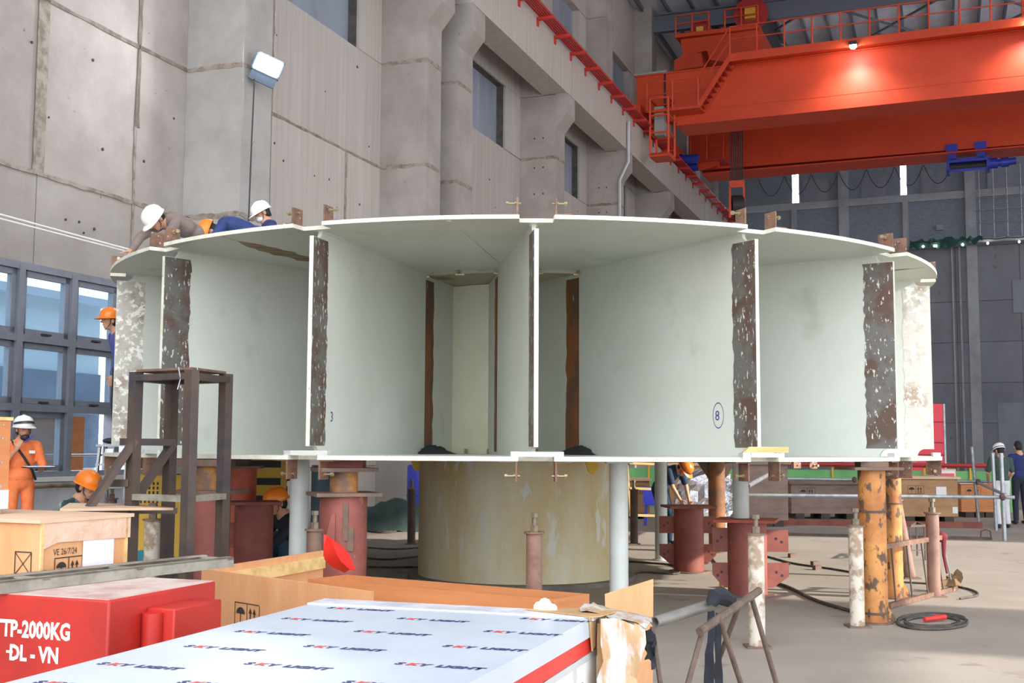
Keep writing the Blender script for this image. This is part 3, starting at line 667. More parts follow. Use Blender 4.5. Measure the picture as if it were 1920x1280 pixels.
# hoist ropes and hook block
RY = 47.0
for i in range(8):
    px = 1370 + i * 3.2; part('hoist_rope', MB().cyl(at(px, 190, RY), at(px, 342, RY), .025, n=6), BLK, cr)
hb = part('hook_block', MB().hexa([at(1368, 352, RY - .3), at(1396, 350, RY - .3), at(1396, 350, RY + .3), at(1368, 352, RY + .3), at(1367, 339, RY - .3), at(1396, 337, RY - .3), at(1396, 337, RY + .3), at(1367, 339, RY + .3)]), ORG, cr)
for px in (1369, 1395): part('cheek_plate', MB().hexa([at(px - 2, 408, RY - .3), at(px + 2, 408, RY - .3), at(px + 2, 408, RY + .3), at(px - 2, 408, RY + .3), at(px - 2, 350, RY - .3), at(px + 2, 350, RY - .3), at(px + 2, 350, RY + .3), at(px - 2, 350, RY + .3)]), ORG, hb)
part('sheave', MB().cyl(at(1371, 385, RY), at(1393, 384, RY), .4, n=24), BLK, hb); part('hook', MB().cyl(at(1382, 400, RY), at(1382, 425, RY), .16, .1, n=12), BLK, hb)
# blue hoist hanging under the far girder
bh = thing('monorail_hoist', 'blue electric hoist hung under the far crane girder', 'hoist', g2(9.3, -.6, 13.9))
hx = lambda px, py: bwp(px, py, G2)
(a0, zt), (a1, zb) = hx(1773, 282), hx(1856, 314)
part('hoist_frame', MB().fbox(g2, a0, a1, -.9, -.2, 13.45, 13.62).fbox(g2, a0, a0 + .12, -.9, -.2, 13.05, 13.5).fbox(g2, a1 - .12, a1, -.9, -.2, 13.05, 13.5).fbox(g2, a0, a1, -.22, -.2, 13.05, 13.16), BLUE, bh)
part('rope_drum', MB().cyl(g2(a0 + .12, -.5, 13.3), g2(a1 - .12, -.5, 13.3), .17, n=18), BLK, bh)
for a in (a0 + .02, a1 - .55): part('hanger', MB().fbox(g2, a, a + .45, -.85, .12, 13.85, 14.15).fbox(g2, a + .06, a + .38, -.6, -.2, 13.55, 13.86), BLUE, bh)
part('motor', MB().cyl(g2(a1, -.5, 13.35), g2(a1 + .3, -.5, 13.35), .22, n=16).cyl(g2(a1 + .3, -.5, 13.35), g2(a1 + 1.0, -.5, 13.38), .15, n=16).cyl(g2(a1 + .42, -.5, 13.35), g2(a1 + .72, -.5, 13.36), .2, n=16), BLUE, bh)
# festoon cable loops
fz = thing('festoon_cable', 'black festoon cable hanging in loops under the far crane girder', 'cable', g2(1, -1.6, 13.7))
t = .2
while t < 8.2:
    pts = [g2(t + 1.15 * i / 12, -1.62, 13.78 - .85 * (1 - (2 * i / 12 - 1) ** 2)) for i in range(13)]
    part('cable_loop', MB().tube(pts, .018, 5), BLK, fz); t += 1.18
# lamps on the near girder
for (px, py, k) in ((1600, 88, 0), (1935, 38, 1)):
    t, z = bwp(px, py, G1, .95)
    L = thing('crane_lamp', ('glaring white floodlight on the near crane girder walkway' if k == 0 else 'floodlight at the far right end of the crane walkway'), 'lamp', g1(t, .95, z))
    part('housing', MB().fbox(g1, t - .13, t + .13, .85, 1.15, z + .03, z + .16), BLK, L)
    part('lens', MB().ell(g1(t, 1.0, z), .12, .12, .09), emit('lamp_white', (250, 250, 255), 60), L)
    part('arm', MB().bar(g1(t, .85, z + .12), g1(t, .84, 15.95), .05), ORG, L)
    ld = bpy.data.lights.new('crane_lamp_light', 'SPOT'); lo = bpy.data.objects.new('crane_lamp_light', ld); COL.objects.link(lo)
    ld.energy = 140; ld.spot_size = 2.2; ld.spot_blend = 1; ld.shadow_soft_size = .1; ld.color = (1, .96, .9)
    lo.location = g1(t, 1.15, z - .12); lo.rotation_euler = (BN * -.35 + Vector((0, 0, -1))).to_track_quat('-Z', 'Y').to_euler()
# ================================================================== FLOODLIGHT ON THE LEFT WALL COLUMN
fd = thing('floodlight', 'glaring white floodlight on an arm beside the concrete column', 'lamp', lw(3.75, 1.15, 8.0))
dk = mat('lamp_grey', (70, 84, 100), .5)
fc = at(503, 122, 19.0); fx = Vector((.9, .25, -.36)).normalized(); fz_ = Vector((.72, -.66, -.22)); fz_ = (fz_ - fx * fz_.dot(fx)).normalized(); fy = fz_.cross(fx)
part('housing', MB().obox(fc - fz_ * .05, fx, fy, fz_, .24, .16, .05).obox(fc - fz_ * .03 - fy * .24, fx, fy, fz_, .22, .09, .02), dk, fd)
part('lens', MB().obox(fc + fz_ * .006, fx, fy, fz_, .2, .13, .006), emit('flood_white', (240, 246, 255), 45), fd)
part('arm', MB().bar(fc - fz_ * .08 - fx * .2, lw(3.5, 1.1, 8.05), .07).obox(lw(3.5, 1.13, 8.05), LU, LN, (0, 0, 1), .12, .03, .1), dk, fd)
ld = bpy.data.lights.new('floodlight_beam', 'AREA'); lo = bpy.data.objects.new('floodlight_beam', ld); COL.objects.link(lo)
ld.shape = 'RECTANGLE'; ld.size = .4; ld.size_y = .26; ld.energy = 60; ld.color = (.9, .95, 1); lo.location = fc + fz_ * .03; lo.rotation_euler = fz_.to_track_quat('-Z', 'Y').to_euler()
solo('lamp_cable', MB().tube([fc - fz_ * .1 - fx * .15 - fy * .2, at(477, 150, 18.95), at(472, 260, 18.9), at(466, 415, 18.85), at(464, 470, 18.8)], .012, 6), BLK, 'thin black cable hanging down from the wall floodlight', 'cable', fc)
# white cables running along the wall to the rotor
for i, (dy, lb) in enumerate(((0, 'upper'), (8, 'lower'))):
    solo('wall_wire', MB().tube([lw(-5, .9, lwp(0, 402 + dy, .9)[1] + .2), lw(*(lambda q: (q[0], .9, q[1]))(lwp(0, 402 + dy, .9))), lw(*(lambda q: (q[0], .9, q[1]))(lwp(250, 470 + dy * .6, .9)))] , .014, 6), mat('white_wire', (222, 216, 208), .6), '%s of the two pale wires running down along the concrete wall' % lb, 'wire', lw(0, .9, 4))
# ================================================================== FAR END DETAILS
sc = thing('wall_scaffold', 'galvanised tube scaffold standing before the far brick wall', 'scaffold', bw(15, .6, 11.8))
for t in (13.86, 14.5, 15.12, 15.75, 16.4): part('upright', MB().cyl(bw(t, .5, 11.85), bw(t, .5, 15.6), .03, n=8), GALV, sc)
for z in (12.0, 12.8, 13.4, 14.0): part('ledger', MB().cyl(bw(13.6, .53, z), bw(17, .53, z), .025, n=8), GALV, sc)
pl = solo('wall_ledge', MB().fbox(bw, 10.6, 20, 0, 1.1, 11.72, 11.84), BEAMC, 'narrow concrete ledge carrying the scaffold on the far wall', 'ledge', bw(15, .5, 11.7))
nm = MB(); rnd = random.Random(3); pts = []
for i in range(25):
    t = 10.6 + i * .14; pts.append([bw(t, 1.12 + rnd.uniform(0, .08), 11.95 + rnd.uniform(-.05, .12)), bw(t, 1.14 + rnd.uniform(0, .06), 11.55 + rnd.uniform(-.12, .15) + max(0, i - 14) * .02)])
for i in range(24): nm.hexa([pts[i][1], pts[i + 1][1], pts[i + 1][1] + BN * .02, pts[i][1] + BN * .02, pts[i][0], pts[i + 1][0], pts[i + 1][0] + BN * .02, pts[i][0] + BN * .02])
solo('safety_net', nm, mat('net_green', (34, 78, 70), .9), 'bunched green safety net along the far wall ledge', 'net', bw(12, 1.1, 11.6))
lt = thing('light_string', 'string of small lamps along the far wall ledge', 'string lights', bw(14, 1.16, 11.8))
part('wire', MB().tube([bw(10.6 + i * .5, 1.2, 11.8 + .06 * (i % 2)) for i in range(16)], .02, 5), BLK, lt)
for px in (1731, 1752, 1755, 1805, 1852, 1911):
    t, z = bwp(px, 462 - (px - 1731) * .05, None, 1.25); part('bulb', MB().ell(bw(t, 1.25, z), .05, .05, .06), emit('small_bulb', (255, 252, 240), 5), lt)
t, z = bwp(1762, 427); solo('wall_box', MB().fbox(bw, t - .16, t + .16, -.1, .1, z - .12, z + .14).fbox(bw, t - .11, t + .11, .1, .13, z - .07, z + .07), GRYB, 'small grey box fixed on the far brick wall', 'box', bw(t, 0, z))
# ================================================================== SUPPORTS UNDER THE ROTOR
REDP = mat('red_primer', (152, 86, 77), .65, c2=(130, 72, 64), scale=2.5, c3=(176, 128, 100), scale3=5, lo3=.66, hi3=.74, bump=.04)
REDD = mat('dark_red_primer', (118, 54, 48), .6, c2=(136, 74, 58), scale=3)
REDO = mat('orange_red_primer', (180, 84, 64), .6, c2=(158, 72, 54), scale=3)
RUSTP = mat('rusty_plate', (108, 92, 84), .7, .2, c2=(132, 104, 86), scale=6, bump=.1)
RUSTO = mat('rust_orange_steel', (196, 128, 62), .7, c2=(118, 92, 74), scale=4, lo=.42, hi=.6)
ORCOL = mat('orange_column', (204, 142, 78), .65, c2=(160, 98, 52), scale=2.2, lo=.4, hi=.62, c3=(96, 72, 58), scale3=9, lo3=.54, hi3=.6, stretch3=(1, 1, .6), bump=.06)
BRCOL = mat('brown_column', (148, 96, 58), .7, c2=(100, 72, 54), scale=2.6)
GREYP = mat('grey_pipe_paint', (200, 204, 202), .45, c2=(186, 190, 184), scale=2)
DARKP = mat('dark_rust_pipe', (78, 64, 58), .7, c2=(98, 80, 70), scale=4)
WHTP = mat('plaster_speckled_pipe', (206, 198, 184), .8, c2=(160, 138, 118), scale=7, lo=.48, hi=.58, bump=.15)
BRNP = mat('brown_rust_pipe', (146, 112, 98), .7, c2=(122, 92, 80), scale=5, c3=(214, 200, 184), scale3=12, lo3=.7, hi3=.74)
def holes_plate(parent, c, ax, w, h, mt, chamfer=0, label=None):
    # upright wing plate growing from c along ax
    ax = Vector(ax).normalized(); nn = Vector((-ax.y, ax.x, 0)); c = Vector(c)
    poly = [(0, chamfer * 1.0), (w * .45, 0 if not chamfer else 0), (w, chamfer), (w, h), (0, h)] if chamfer else [(0, 0), (w, 0), (w, h), (0, h)]
    if chamfer: poly = [(0, -.02), (w * .3, -.02), (w, chamfer), (w, h), (0, h)]
    p = part('wing_plate', MB().prism(poly, lambda a, b, t: c + ax * a + Vector((0, 0, b)) + nn * t, -.009, .009), mt, parent)
    for a, b in ((w * .45, h * .6), (w * .7, h * .45)): part('bolt_hole', MB().cyl(c + ax * a + Vector((0, 0, b)) - nn * .0105, c + ax * a + Vector((0, 0, b)) + nn * .0105, .016, n=10), BLK, p)
def stand(name, label, pos, r, h, mt, plate=.3, wings=(), rot=0, topmt=None, base=True):
    pos = Vector((pos[0], pos[1], 0)); t = thing(name, label, 'support stand', pos, 0, None)
    part('pipe_body', MB().lathe([(0, .012), (r, .012), (r, h - .03), (0, h - .03)], 32, pos), mt, t)
    ax = Vector((math.cos(rot), math.sin(rot), 0)); ay = Vector((-ax.y, ax.x, 0))
    part('top_plate', MB().obox(pos + Vector((0, 0, h - .015)), ax, ay, (0, 0, 1), plate, plate * .9, .015), topmt or mt, t)
    if base: part('base_plate', MB().lathe([(0, 0), (r * 1.35, 0), (r * 1.35, .018), (0, .018)], 24, pos), RUSTP, t)
    for (ang, z0, w, hh, ch) in wings:
        d = Vector((math.cos(ang), math.sin(ang), 0)); holes_plate(t, pos + d * (r - .01) + Vector((0, 0, z0)), d, w, hh, mt, ch)
    return t, pos
def pxd(px, Y): q = at(px, 900, Y); return Vector((q.x, q.y, 0))
t, p = stand('support_stand', 'tall red primed pipe stand with rusty patch carrying the rotor, left of the hub', pxd(645, 10.5), .21, 1.2, REDP, .29, rot=.35, topmt=RUSTP)
part('spacer_drum', MB().lathe([(0, 1.2), (.125, 1.2), (.125, 1.38), (0, 1.38)], 24, p), RUSTO, t)
part('spacer_plate', MB().obox(p + Vector((0, 0, 1.4)), (.94, .34, 0), (-.34, .94, 0), (0, 0, 1), .26, .22, .017), RUSTP, t)
part('spacer_block', MB().obox(p + Vector((.03, 0, 1.452)), (1, 0, 0), (0, 1, 0), (0, 0, 1), .15, .12, .034), REDD, t)
part('welded_patch', MB().obox(p + Vector((.05, -.2, .95)), (1, 0, 0), (0, 1, 0), (0, 0, 1), .022, .016, .16).obox(p + Vector((.09, -.19, .8)), (1, 0, 0), (0, 1, 0), (0, 0, 1), .03, .016, .1), RUSTP, t)
part('gusset', MB().prism([(-.12, .72), (-.02, .76), (-.02, 1.02), (-.05, 1.02)], lambda a, b, q: p + Vector((a - .02, q, b)), -.222, -.16), REDP, t)
t, p = stand('support_stand', 'red primed pipe stand seen between the legs of the steel tower', pxd(388, 10.9), .22, 1.2, REDP, .3, rot=-.2, topmt=RUSTP)
part('spacer_drum', MB().lathe([(0, 1.2), (.13, 1.2), (.13, 1.42), (0, 1.42)], 24, p), RUSTO, t); part('spacer_plate', MB().obox(p + Vector((0, 0, 1.45)), (1, 0, 0), (0, 1, 0), (0, 0, 1), .22, .2, .03), RUSTP, t)
stand('support_stand', 'dark red stand with lower flat top just right of the steel tower', pxd(478, 12.4), .2, 1.03, REDD, .26, [(3.4, .55, .16, .26, 0), (3.4, .2, .16, .2, 0)], rot=.3)
t, p = stand('support_stand', 'shaded orange red stand behind the dark red stand', pxd(448, 13.6), .2, 1.38, REDO, .26, rot=.1, topmt=RUSTP); part('spacer_drum', MB().lathe([(0, 1.38), (.14, 1.38), (.14, 1.486), (0, 1.486)], 20, p), DARKP, t)
stand('support_stand', 'dark red stand with four drilled wing plates beside the grey pipe under the rotor', fl(1292, 1072), .195, .86, REDD, .31, [(0, .5, .17, .22, 0), (PI, .5, .2, .22, 0), (0, .12, .17, .24, .1), (PI, .12, .2, .24, .1)], rot=.1)
t6, p6 = stand('support_stand', 'brighter red stand with drilled wing plates carrying a grey pipe', fl(1402, 1115), .215, .83, REDP, .33, [(0, .47, .25, .24, 0), (PI, .47, .18, .26, 0), (0, .1, .25, .25, .1), (PI, .1, .18, .25, .12)], rot=-.3, topmt=REDO)
def pillar(name, label, pos, r, z0, z1, mt, cat='column', plate=0, base=0, lean=(0, 0), bands=()):
    pos = Vector((pos[0], pos[1], z0)); t = thing(name, label, cat, pos)
    top = pos + Vector((lean[0], lean[1], z1 - z0))
    part('pipe', MB().cyl(pos + Vector((0, 0, .005)), top, r, n=28), mt, t)
    if plate: part('top_plate', MB().obox(top - Vector((0, 0, .012)), (1, 0, 0), (0, 1, 0), (0, 0, 1), plate, plate, .012), RUSTP if mt is not GREYP else GREYP, t)
    if base: part('base_flange', MB().lathe([(0, 0), (base, 0), (base, .015), (0, .015)], 24, pos), RUSTP if mt is not GREYP else GREYP, t)
    for f, w in bands: q = pos.lerp(top, f); part('weld_band', MB().cyl(q, q + (top - pos).normalized() * w, r + .006, n=28), DARKP, t)
    return t, pos
pillar('grey_pipe_column', 'pale grey pipe column under the rotor rim right of the hub', pxd(1160, 10.9), .087, 0, 1.487, GREYP, plate=.12, base=.13)
pillar('grey_pipe_column', 'pale grey pipe column under the rotor rim left of the tall red stand', pxd(562, 10.95), .087, 0, 1.487, GREYP, base=.13)
pillar('grey_pipe_column', 'grey pipe column standing behind the dark red wing stand', fl(1240, 1050), .09, 0, 1.487, GREYP, base=.13)
pillar('grey_pipe_column', 'short grey pipe standing on the brighter red stand', p6 + Vector((-.06, .02, 0)), .09, .832, 1.487, GREYP)
t, p = pillar('orange_column', 'stained orange pipe column with square steel head at the rotor rim', fl(1640, 1167), .126, 0, 1.41, ORCOL, base=.17, bands=((.72, .02), (.06, .02)))
part('head_plate', MB().obox(p + Vector((-.02, 0, 1.423)), (.97, .2, 0), (-.2, .97, 0), (0, 0, 1), .25, .2, .013), RUSTP, t); part('head_block', MB().obox(p + Vector((.02, .05, 1.461)), (1, 0, 0), (0, 1, 0), (0, 0, 1), .13, .1, .025), RUSTP, t)
part('foot_gusset', MB().prism([(.12, 0), (.22, 0), (.12, .16)], lambda a, b, q: p + Vector((a, q, b)), -.01, .01), ORCOL, t)
t, p = pillar('orange_column', 'narrower rust blotched orange column behind the first one', fl(1677, 1121), .1, 0, 1.486, ORCOL, base=.14, bands=((.68, .015),))
part('foot_gusset', MB().prism([(.09, 0), (.19, 0), (.09, .2)], lambda a, b, q: p + Vector((a, q, b)), -.01, .01), ORCOL, t)
t, p = pillar('orange_column', 'brown orange column with flared head in the shade under the rotor', fl(1345, 1035), .13, 0, 1.486, BRCOL, base=.17)
for s in (-1, 1): part('head_gusset', MB().prism([(s * .12, 1.12), (s * .36, 1.48), (s * .12, 1.48)], lambda a, b, q: p + Vector((a, q, b)), -.012, .012), DARKP, t)
HEX = mat('hex_bolt', (112, 104, 96), .5, .5, c2=(134, 120, 96), scale=20)
def jack(label, pos, mt, r=.066, h=.9, lean=(0, 0)):
    pos = Vector((pos[0], pos[1], 0)); t = thing('jack_post', label, 'jack post', pos, 0, 'screw jack posts around the rotor'); top = pos + Vector((lean[0], lean[1], h)); d = (top - pos).normalized()
    part('base_plate', MB().obox(pos + Vector((0, 0, .008)), (1, 0, 0), (0, 1, 0), (0, 0, 1), r * 1.5, r * 1.5, .008), RUSTP, t)
    part('pipe', MB().cyl(pos + Vector((0, 0, .014)), top, r, n=24), mt, t)
    part('collar', MB().cyl(top, top + d * .015, r * 1.28, n=20), RUSTP, t)
    part('nut', MB().cyl(top + d * .015, top + d * .07, r * .52, n=6), HEX, t)
    part('bolt', MB().cyl(top + d * .07, top + d * .13, r * .3, n=12).cyl(top + d * .13, top + d * .165, r * .5, n=6), HEX, t)
jack('brown rusty jack post standing before the hub', pxd(1002, 9.75), BRNP)
jack('white speckled jack post before the brighter red stand', fl(1420, 1213), WHTP)
jack('whitish plaster covered jack post beside the orange columns', fl(1608, 1175), WHTP)
jack('brown jack post behind the rusty rod fence', fl(1752, 1118), BRNP, .07)
jack('dark jack post in the shade right of the hub', fl(1189, 1020), DARKP)
jack('dark jack post in the shade left of the hub', fl(771, 1020), DARKP)
jack('grey rusty jack post close to the tall red stand', pxd(592, 9.95), RUSTP, .066)
jack('plaster covered jack post behind the steel tower', pxd(289, 11.2), WHTP, .075)
jack('small jack post by the window wall behind the crouching worker', pxd(211, 15.6), BRNP)
jack('leaning brown jack post behind the narrower orange column', fl(1707, 1084), BRNP, .07, .95, (-.14, .05))
# yellow pads under the rotor by the hub, drip
YEL = mat('yellow_steel', (222, 176, 50), .5)
for px, lb in ((1190 - 84, 'right'), (778, 'left')):
    q = pxd(px, 13.3 if px > 900 else 14.6); solo('yellow_clamp', MB().prism([(-.06, 1.486), (.08, 1.486), (.09, 1.38), (.03, 1.30), (-.02, 1.34)], lambda a, b, t: q + Vector((a, t, b)), -.05, .05), YEL, 'yellow clamp under the lower rotor disc on the %s of the hub' % lb, 'clamp', q + Vector((0, 0, 1.3)))
# ================================================================== FOREGROUND: PANEL STACK
PD = Vector((math.sin(math.radians(18.5)), math.cos(math.radians(18.5)), 0)); PX = Vector((PD.y, -PD.x, 0))
PZ = .82; PK = fl(1118, 1150, PZ)                       # far right top corner of the stack
def pp(a, b, z): return Vector((PK.x, PK.y, 0)) + PX * a + PD * b + Vector((0, 0, z))
SKY = mat('panel_sheet_grey', (198, 206, 218), .35, c2=(190, 198, 212), scale=2, spec=.5)
PWHT = mat('panel_white', (236, 236, 234), .4); PGRY = mat('panel_edge_grey', (190, 194, 196), .4); PRED = mat('panel_stripe_red', (214, 48, 42), .45)
INKB = mat('print_navy', (52, 54, 112), .6); INKR = mat('print_red', (220, 70, 70), .6); INKK = mat('print_black', (50, 44, 40), .8)
Wd, Ln = 1.42, 3.6
ZL = [.0, .17, .33, .34, .50, .51, .67, .69, .745, PZ]
g = 'panels stacked in the foreground'
st = thing('panel_pallet', 'low wooden pallet under the stack of white panels', 'pallet', pp(-Wd / 2, -1.5, 0)); part('deck', MB().fbox(pp, -Wd, 0, -Ln, 0, .09, .12), WOOD, st)
for a in (-Wd, -Wd / 2 - .05, -.1): part('runner', MB().fbox(pp, a, a + .1, -Ln, 0, 0, .09), WOOD, st)
zz = .12
for i, (h, lb) in enumerate(((.175, 'lowest white ceiling panel bundle in the foreground stack'), (.175, 'second white panel bundle from the floor in the stack'), (.19, 'upper white panel bundle just under the red striped one'))):
    b = thing('panel_bundle', lb, 'panel', pp(-Wd / 2, -Ln / 2, zz), 0, g)
    part('sheet', MB().fbox(pp, -Wd, 0, -Ln, 0, zz + .002, zz + h), PWHT, b)
    for q in range(9): part('edge_strap', MB().fbox(pp, 0, .004, -.45 * q - .42, -.45 * q - .36, zz + .002, zz + h), PGRY, b)
    part('edge_rail', MB().fbox(pp, 0, .006, -Ln, 0, zz + h - .03, zz + h), PGRY, b)
    for q in range(6):
        fnn = lambda x, y, q=q, zz=zz: pp(.0075, -.3 - q * .42 + x, zz + .03 + y)
        text_mesh('S', .07, INKB, b, 'logo', fnn, bold=.006); text_mesh('~', .06, INKR, b, 'logo', lambda x, y, q=q, zz=zz: pp(.0075, -.3 - q * .42 + x, zz + .005 + y), bold=.006)
    zz += h
tp = thing('panel_bundle', 'topmost grey panel with red edge stripe and repeated blue lettering', 'panel', pp(-Wd / 2, -Ln / 2, zz), 0, g)
part('red_stripe', MB().fbox(pp, -Wd, .003, -Ln, 0, zz + .002, zz + .075), PRED, tp)
part('top_sheet', MB().fbox(pp, -Wd - .01, .012, -Ln, .005, zz + .075, PZ), SKY, tp)
part('plastic_film', MB().fbox(pp, -Wd - .02, .03, -.17, .012, PZ - .01, PZ + .006), mat('film_white', (232, 232, 240), .25, c2=(205, 208, 222), scale=6, bump=.5, bscale=12), tp)
part('film_crumple', MB().ell(pp(-.24, -.05, PZ + .03), .035, .03, .04, 7, 5).ell(pp(-.27, -.03, PZ + .02), .035, .03, .03, 7, 5).ell(pp(-.21, -.04, PZ + .018), .03, .03, .025, 7, 5), mat('film_white2', (240, 240, 244), .4, bump=.6, bscale=18), tp)
ry = 0
for py, xs in ((1137, (612, 818)), (1157, (526, 743, 974)), (1181, (438, 662, 905)), (1209, (343, 567, 828)), (1242, (180, 455, 738)), (1277, (60, 330, 640))):
    for x0 in xs:
        q = fl(x0, py + 3, PZ); a = (q - PK).dot(PX); b = (q - PK).dot(PD)
        rest = fl(x0 + 40, py + 3, PZ)
        for tx, dx, ink in (('S', 0, INKB), ('K', .036, INKR), ('Y', .074, INKB), ('LIGHT', .13, INKB)):
            text_mesh(tx, .052, ink, tp, 'print', lambda x, y, a=a, b=b, dx=dx: pp(a + (dx + x) * 1.22, b + y * 1.1, PZ + .0015), bold=.003, shear=.15)
# cardboard corner and film wrapping at the far right corner
cb = thing('cardboard_corner', 'torn cardboard corner wrapped in clear film at the panel stack end', 'cardboard', pp(.1, .05, 0))
CARD = mat('cardboard', (196, 158, 112), .8, c2=(178, 140, 96), scale=4); FILM = mat('film_clear', (196, 190, 188), .3, c2=(184, 150, 112), scale=7, lo=.45, hi=.55, stretch=(2, 2, .5), bump=.5, bscale=14)
part('flap', MB().prism([(-.34, -.05), (-.08, -.14), (.02, -.2), (.06, -.16), (.1, .04), (-.1, .06)], lambda a, b, t: pp(a, b, t), PZ + .008, PZ + .014), CARD, cb)
part('side_flap', MB().prism([(-.2, PZ + .01), (-.08, PZ + .01), (-.1, PZ - .13), (-.15, PZ - .15)], lambda a, b, t: pp(t, a, b), .015, .022), CARD, cb)
def crump(pts, seed, dz=.02):
    rnd = random.Random(seed); n = len(pts); m_ = len(pts[0]); vs = []
    for r_ in pts:
        for q in r_: vs.append(Vector(q) + Vector((rnd.uniform(-dz, dz), rnd.uniform(-dz, dz), rnd.uniform(-dz, dz))))
    k = len(vs); vs += [v + Vector((0, .006, -.006)) for v in vs]; fs = []
    for i in range(n - 1):
        for j in range(m_ - 1):
            a = i * m_ + j; fs += [(a, a + 1, a + m_ + 1, a + m_), (k + a, k + a + m_, k + a + m_ + 1, k + a + 1)]
    return MB().add(vs, fs)
def grid(c00, c10, c01, c11, n, m_):
    c00, c10, c01, c11 = map(Vector, (c00, c10, c01, c11)); return [[c00.lerp(c10, j / m_).lerp(c01.lerp(c11, j / m_), i / n) for j in range(m_ + 1)] for i in range(n + 1)]
part('film_wrap', crump(grid(pp(-.06, -.1, PZ + .03), pp(.26, -.1, PZ - .03), pp(-.06, .14, PZ + .03), pp(.26, .14, PZ - .02), 4, 6), 2, .012), FILM, cb)
part('film_side', crump(grid(pp(.06, -.17, PZ - .01), pp(.25, -.08, PZ - .02), pp(.06, -.17, .2), pp(.2, -.1, .25), 7, 4), 5, .018), FILM, cb)
part('corner_post', MB().fbox(pp, .03, .16, -.1, .1, 0, PZ - .03), CARD, cb)
bd = solo('plywood_board', MB().hexa([fl(1138, 1112, .0) if False else at(1140, 1300, 7.0), at(1224, 1300, 7.05), at(1224, 1300, 7.07), at(1140, 1300, 7.02), at(1134, 1113, 7.0), at(1225, 1085, 7.05), at(1225, 1085, 7.07), at(1134, 1113, 7.02)]), PLYN, 'bare plywood board standing upright behind the panel stack corner', 'plywood board', at(1180, 1300, 7))
# ================================================================== RED TEST WEIGHT
WRED = mat('weight_red', (186, 44, 36), .5, c2=(170, 40, 34), scale=3, bump=.06, bscale=10); DUST = mat('dusty_top', (206, 186, 178), .85, c2=(186, 150, 140), scale=5)
WZ = .887; WK = fl(205, 1124, WZ); wd_ = (fl(405, 1088, WZ) - WK); wl_ = wd_.length; wy = wd_.normalized(); wx = Vector((wy.y, -wy.x, 0))
def wp(a, b, z): return Vector((WK.x, WK.y, 0)) + wx * a + wy * b + Vector((0, 0, z))
wt = thing('test_weight', 'red painted steel test weight with white lettering behind the panels', 'weight', wp(-.7, .4, 0))
part('body', MB().fbox(wp, -.78, 0, 0, wl_, 0, WZ - .004), WRED, wt, bev=.01); part('dusty_top', MB().fbox(wp, -.77, -.01, .01, wl_ - .01, WZ - .004, WZ), DUST, wt)
part('lifting_lug', MB().prism([(.28, .3), (.34, .22), (.62, .22), (.68, .3), (.68, WZ - .07), (.28, WZ - .07)], lambda a, b, t: wp(t, a, b), 0, .16), WRED, wt, bev=.008)
part('lug_collar', MB().cyl(wp(.05, .26, .3), wp(.05, .26, WZ - .09), .05, n=14), WRED, wt)
WI = mat('white_paint', (240, 236, 226), .6)
u_ = lambda px, py: ((lambda q: ((q - WK).dot(wx), q.z))(C0 + ray(px, py) * ((WK - C0).dot(wy) / ray(px, py).dot(wy))))
(e0, z0), (e1, z1) = u_(132, 1200), u_(110, 1243)
text_mesh('TTP-2000KG', .108, WI, wt, 'lettering', lambda x, y, e0=e0, z0=z0: wp(e0 + x * .78, -.002, z0 + y), align='RIGHT', bold=.004)
text_mesh('DL - VN', .1, WI, wt, 'lettering', lambda x, y, e1=e1, z1=z1: wp(e1 + x * .84, -.002, z1 + y), align='RIGHT', bold=.004)
part('lettering', MB().add([wp(e1 - .312, -.003, z1 + .03), wp(e1 - .272, -.003, z1 + .03), wp(e1 - .272, -.003, z1 + .042), wp(e1 - .312, -.003, z1 + .042)], [(0, 1, 2, 3)]), WI, wt)
# ---- angle iron ladder frame lying over the weight
LF = mat('weathered_steel', (158, 154, 142), .6, .2, c2=(128, 122, 110), scale=6, bump=.05)
q0, q1 = fl(-30, 1117, WZ + .002), fl(438, 1062, WZ + .002); ld_ = (q1 - q0).normalized(); ln_ = Vector((-ld_.y, ld_.x, 0))
lf = thing('ladder_frame', 'grey angle iron ladder frame lying across the red test weight', 'steel frame', q0)
fa = lambda a, b, z: q0 + ld_ * a + ln_ * b + Vector((0, 0, z)); LL = (q1 - q0).length
for b in (0, .26): part('side_rail', MB().fbox(fa, 0, LL, b, b + .008, 0, .058).fbox(fa, 0, LL, b - (.0 if b == 0 else .042), b + (.05 if b == 0 else .008), .05, .058), LF, lf)
for a in (.35, .95, LL - .02): part('cross_bar', MB().fbox(fa, a - .03, a + .02, 0, .26, .04, .05), LF, lf)
# ================================================================== CRATES
KZ = 1.2; KC = fl(76, 974, KZ); kd = Vector((math.sin(.4), math.cos(.4), 0)); kx = Vector((kd.y, -kd.x, 0))
def kp(a, b, z): return Vector((KC.x, KC.y, 0)) + kx * a + kd * b + Vector((0, 0, z))
ck = thing('plywood_crate', 'plywood crate with handling marks and taped paper at the left edge', 'crate', kp(-.4, .3, 0))
part('body', MB().fbox(kp, -.95, 0, 0, .68, 0, KZ - .02), PLYN, ck); part('lid', MB().fbox(kp, -.97, .02, -.02, .72, KZ - .02, KZ), PLYP, ck)
for b in (.0, .66): part('edge_batten', MB().fbox(kp, 0, .012, b, b + .02, 0, KZ - .02), WOOD, ck)
rf_ = lambda x, y: kp(.004, x, y)      # right-hand side face: along depth, up
text_mesh('VE 26/7/24', .05, INKK, ck, 'marking', lambda x, y: rf_(.1 + x * .8, 1.0 + y)); text_mesh('4h', .07, INKK, ck, 'marking', lambda x, y: rf_(.02 + x * .7, .88 + y))
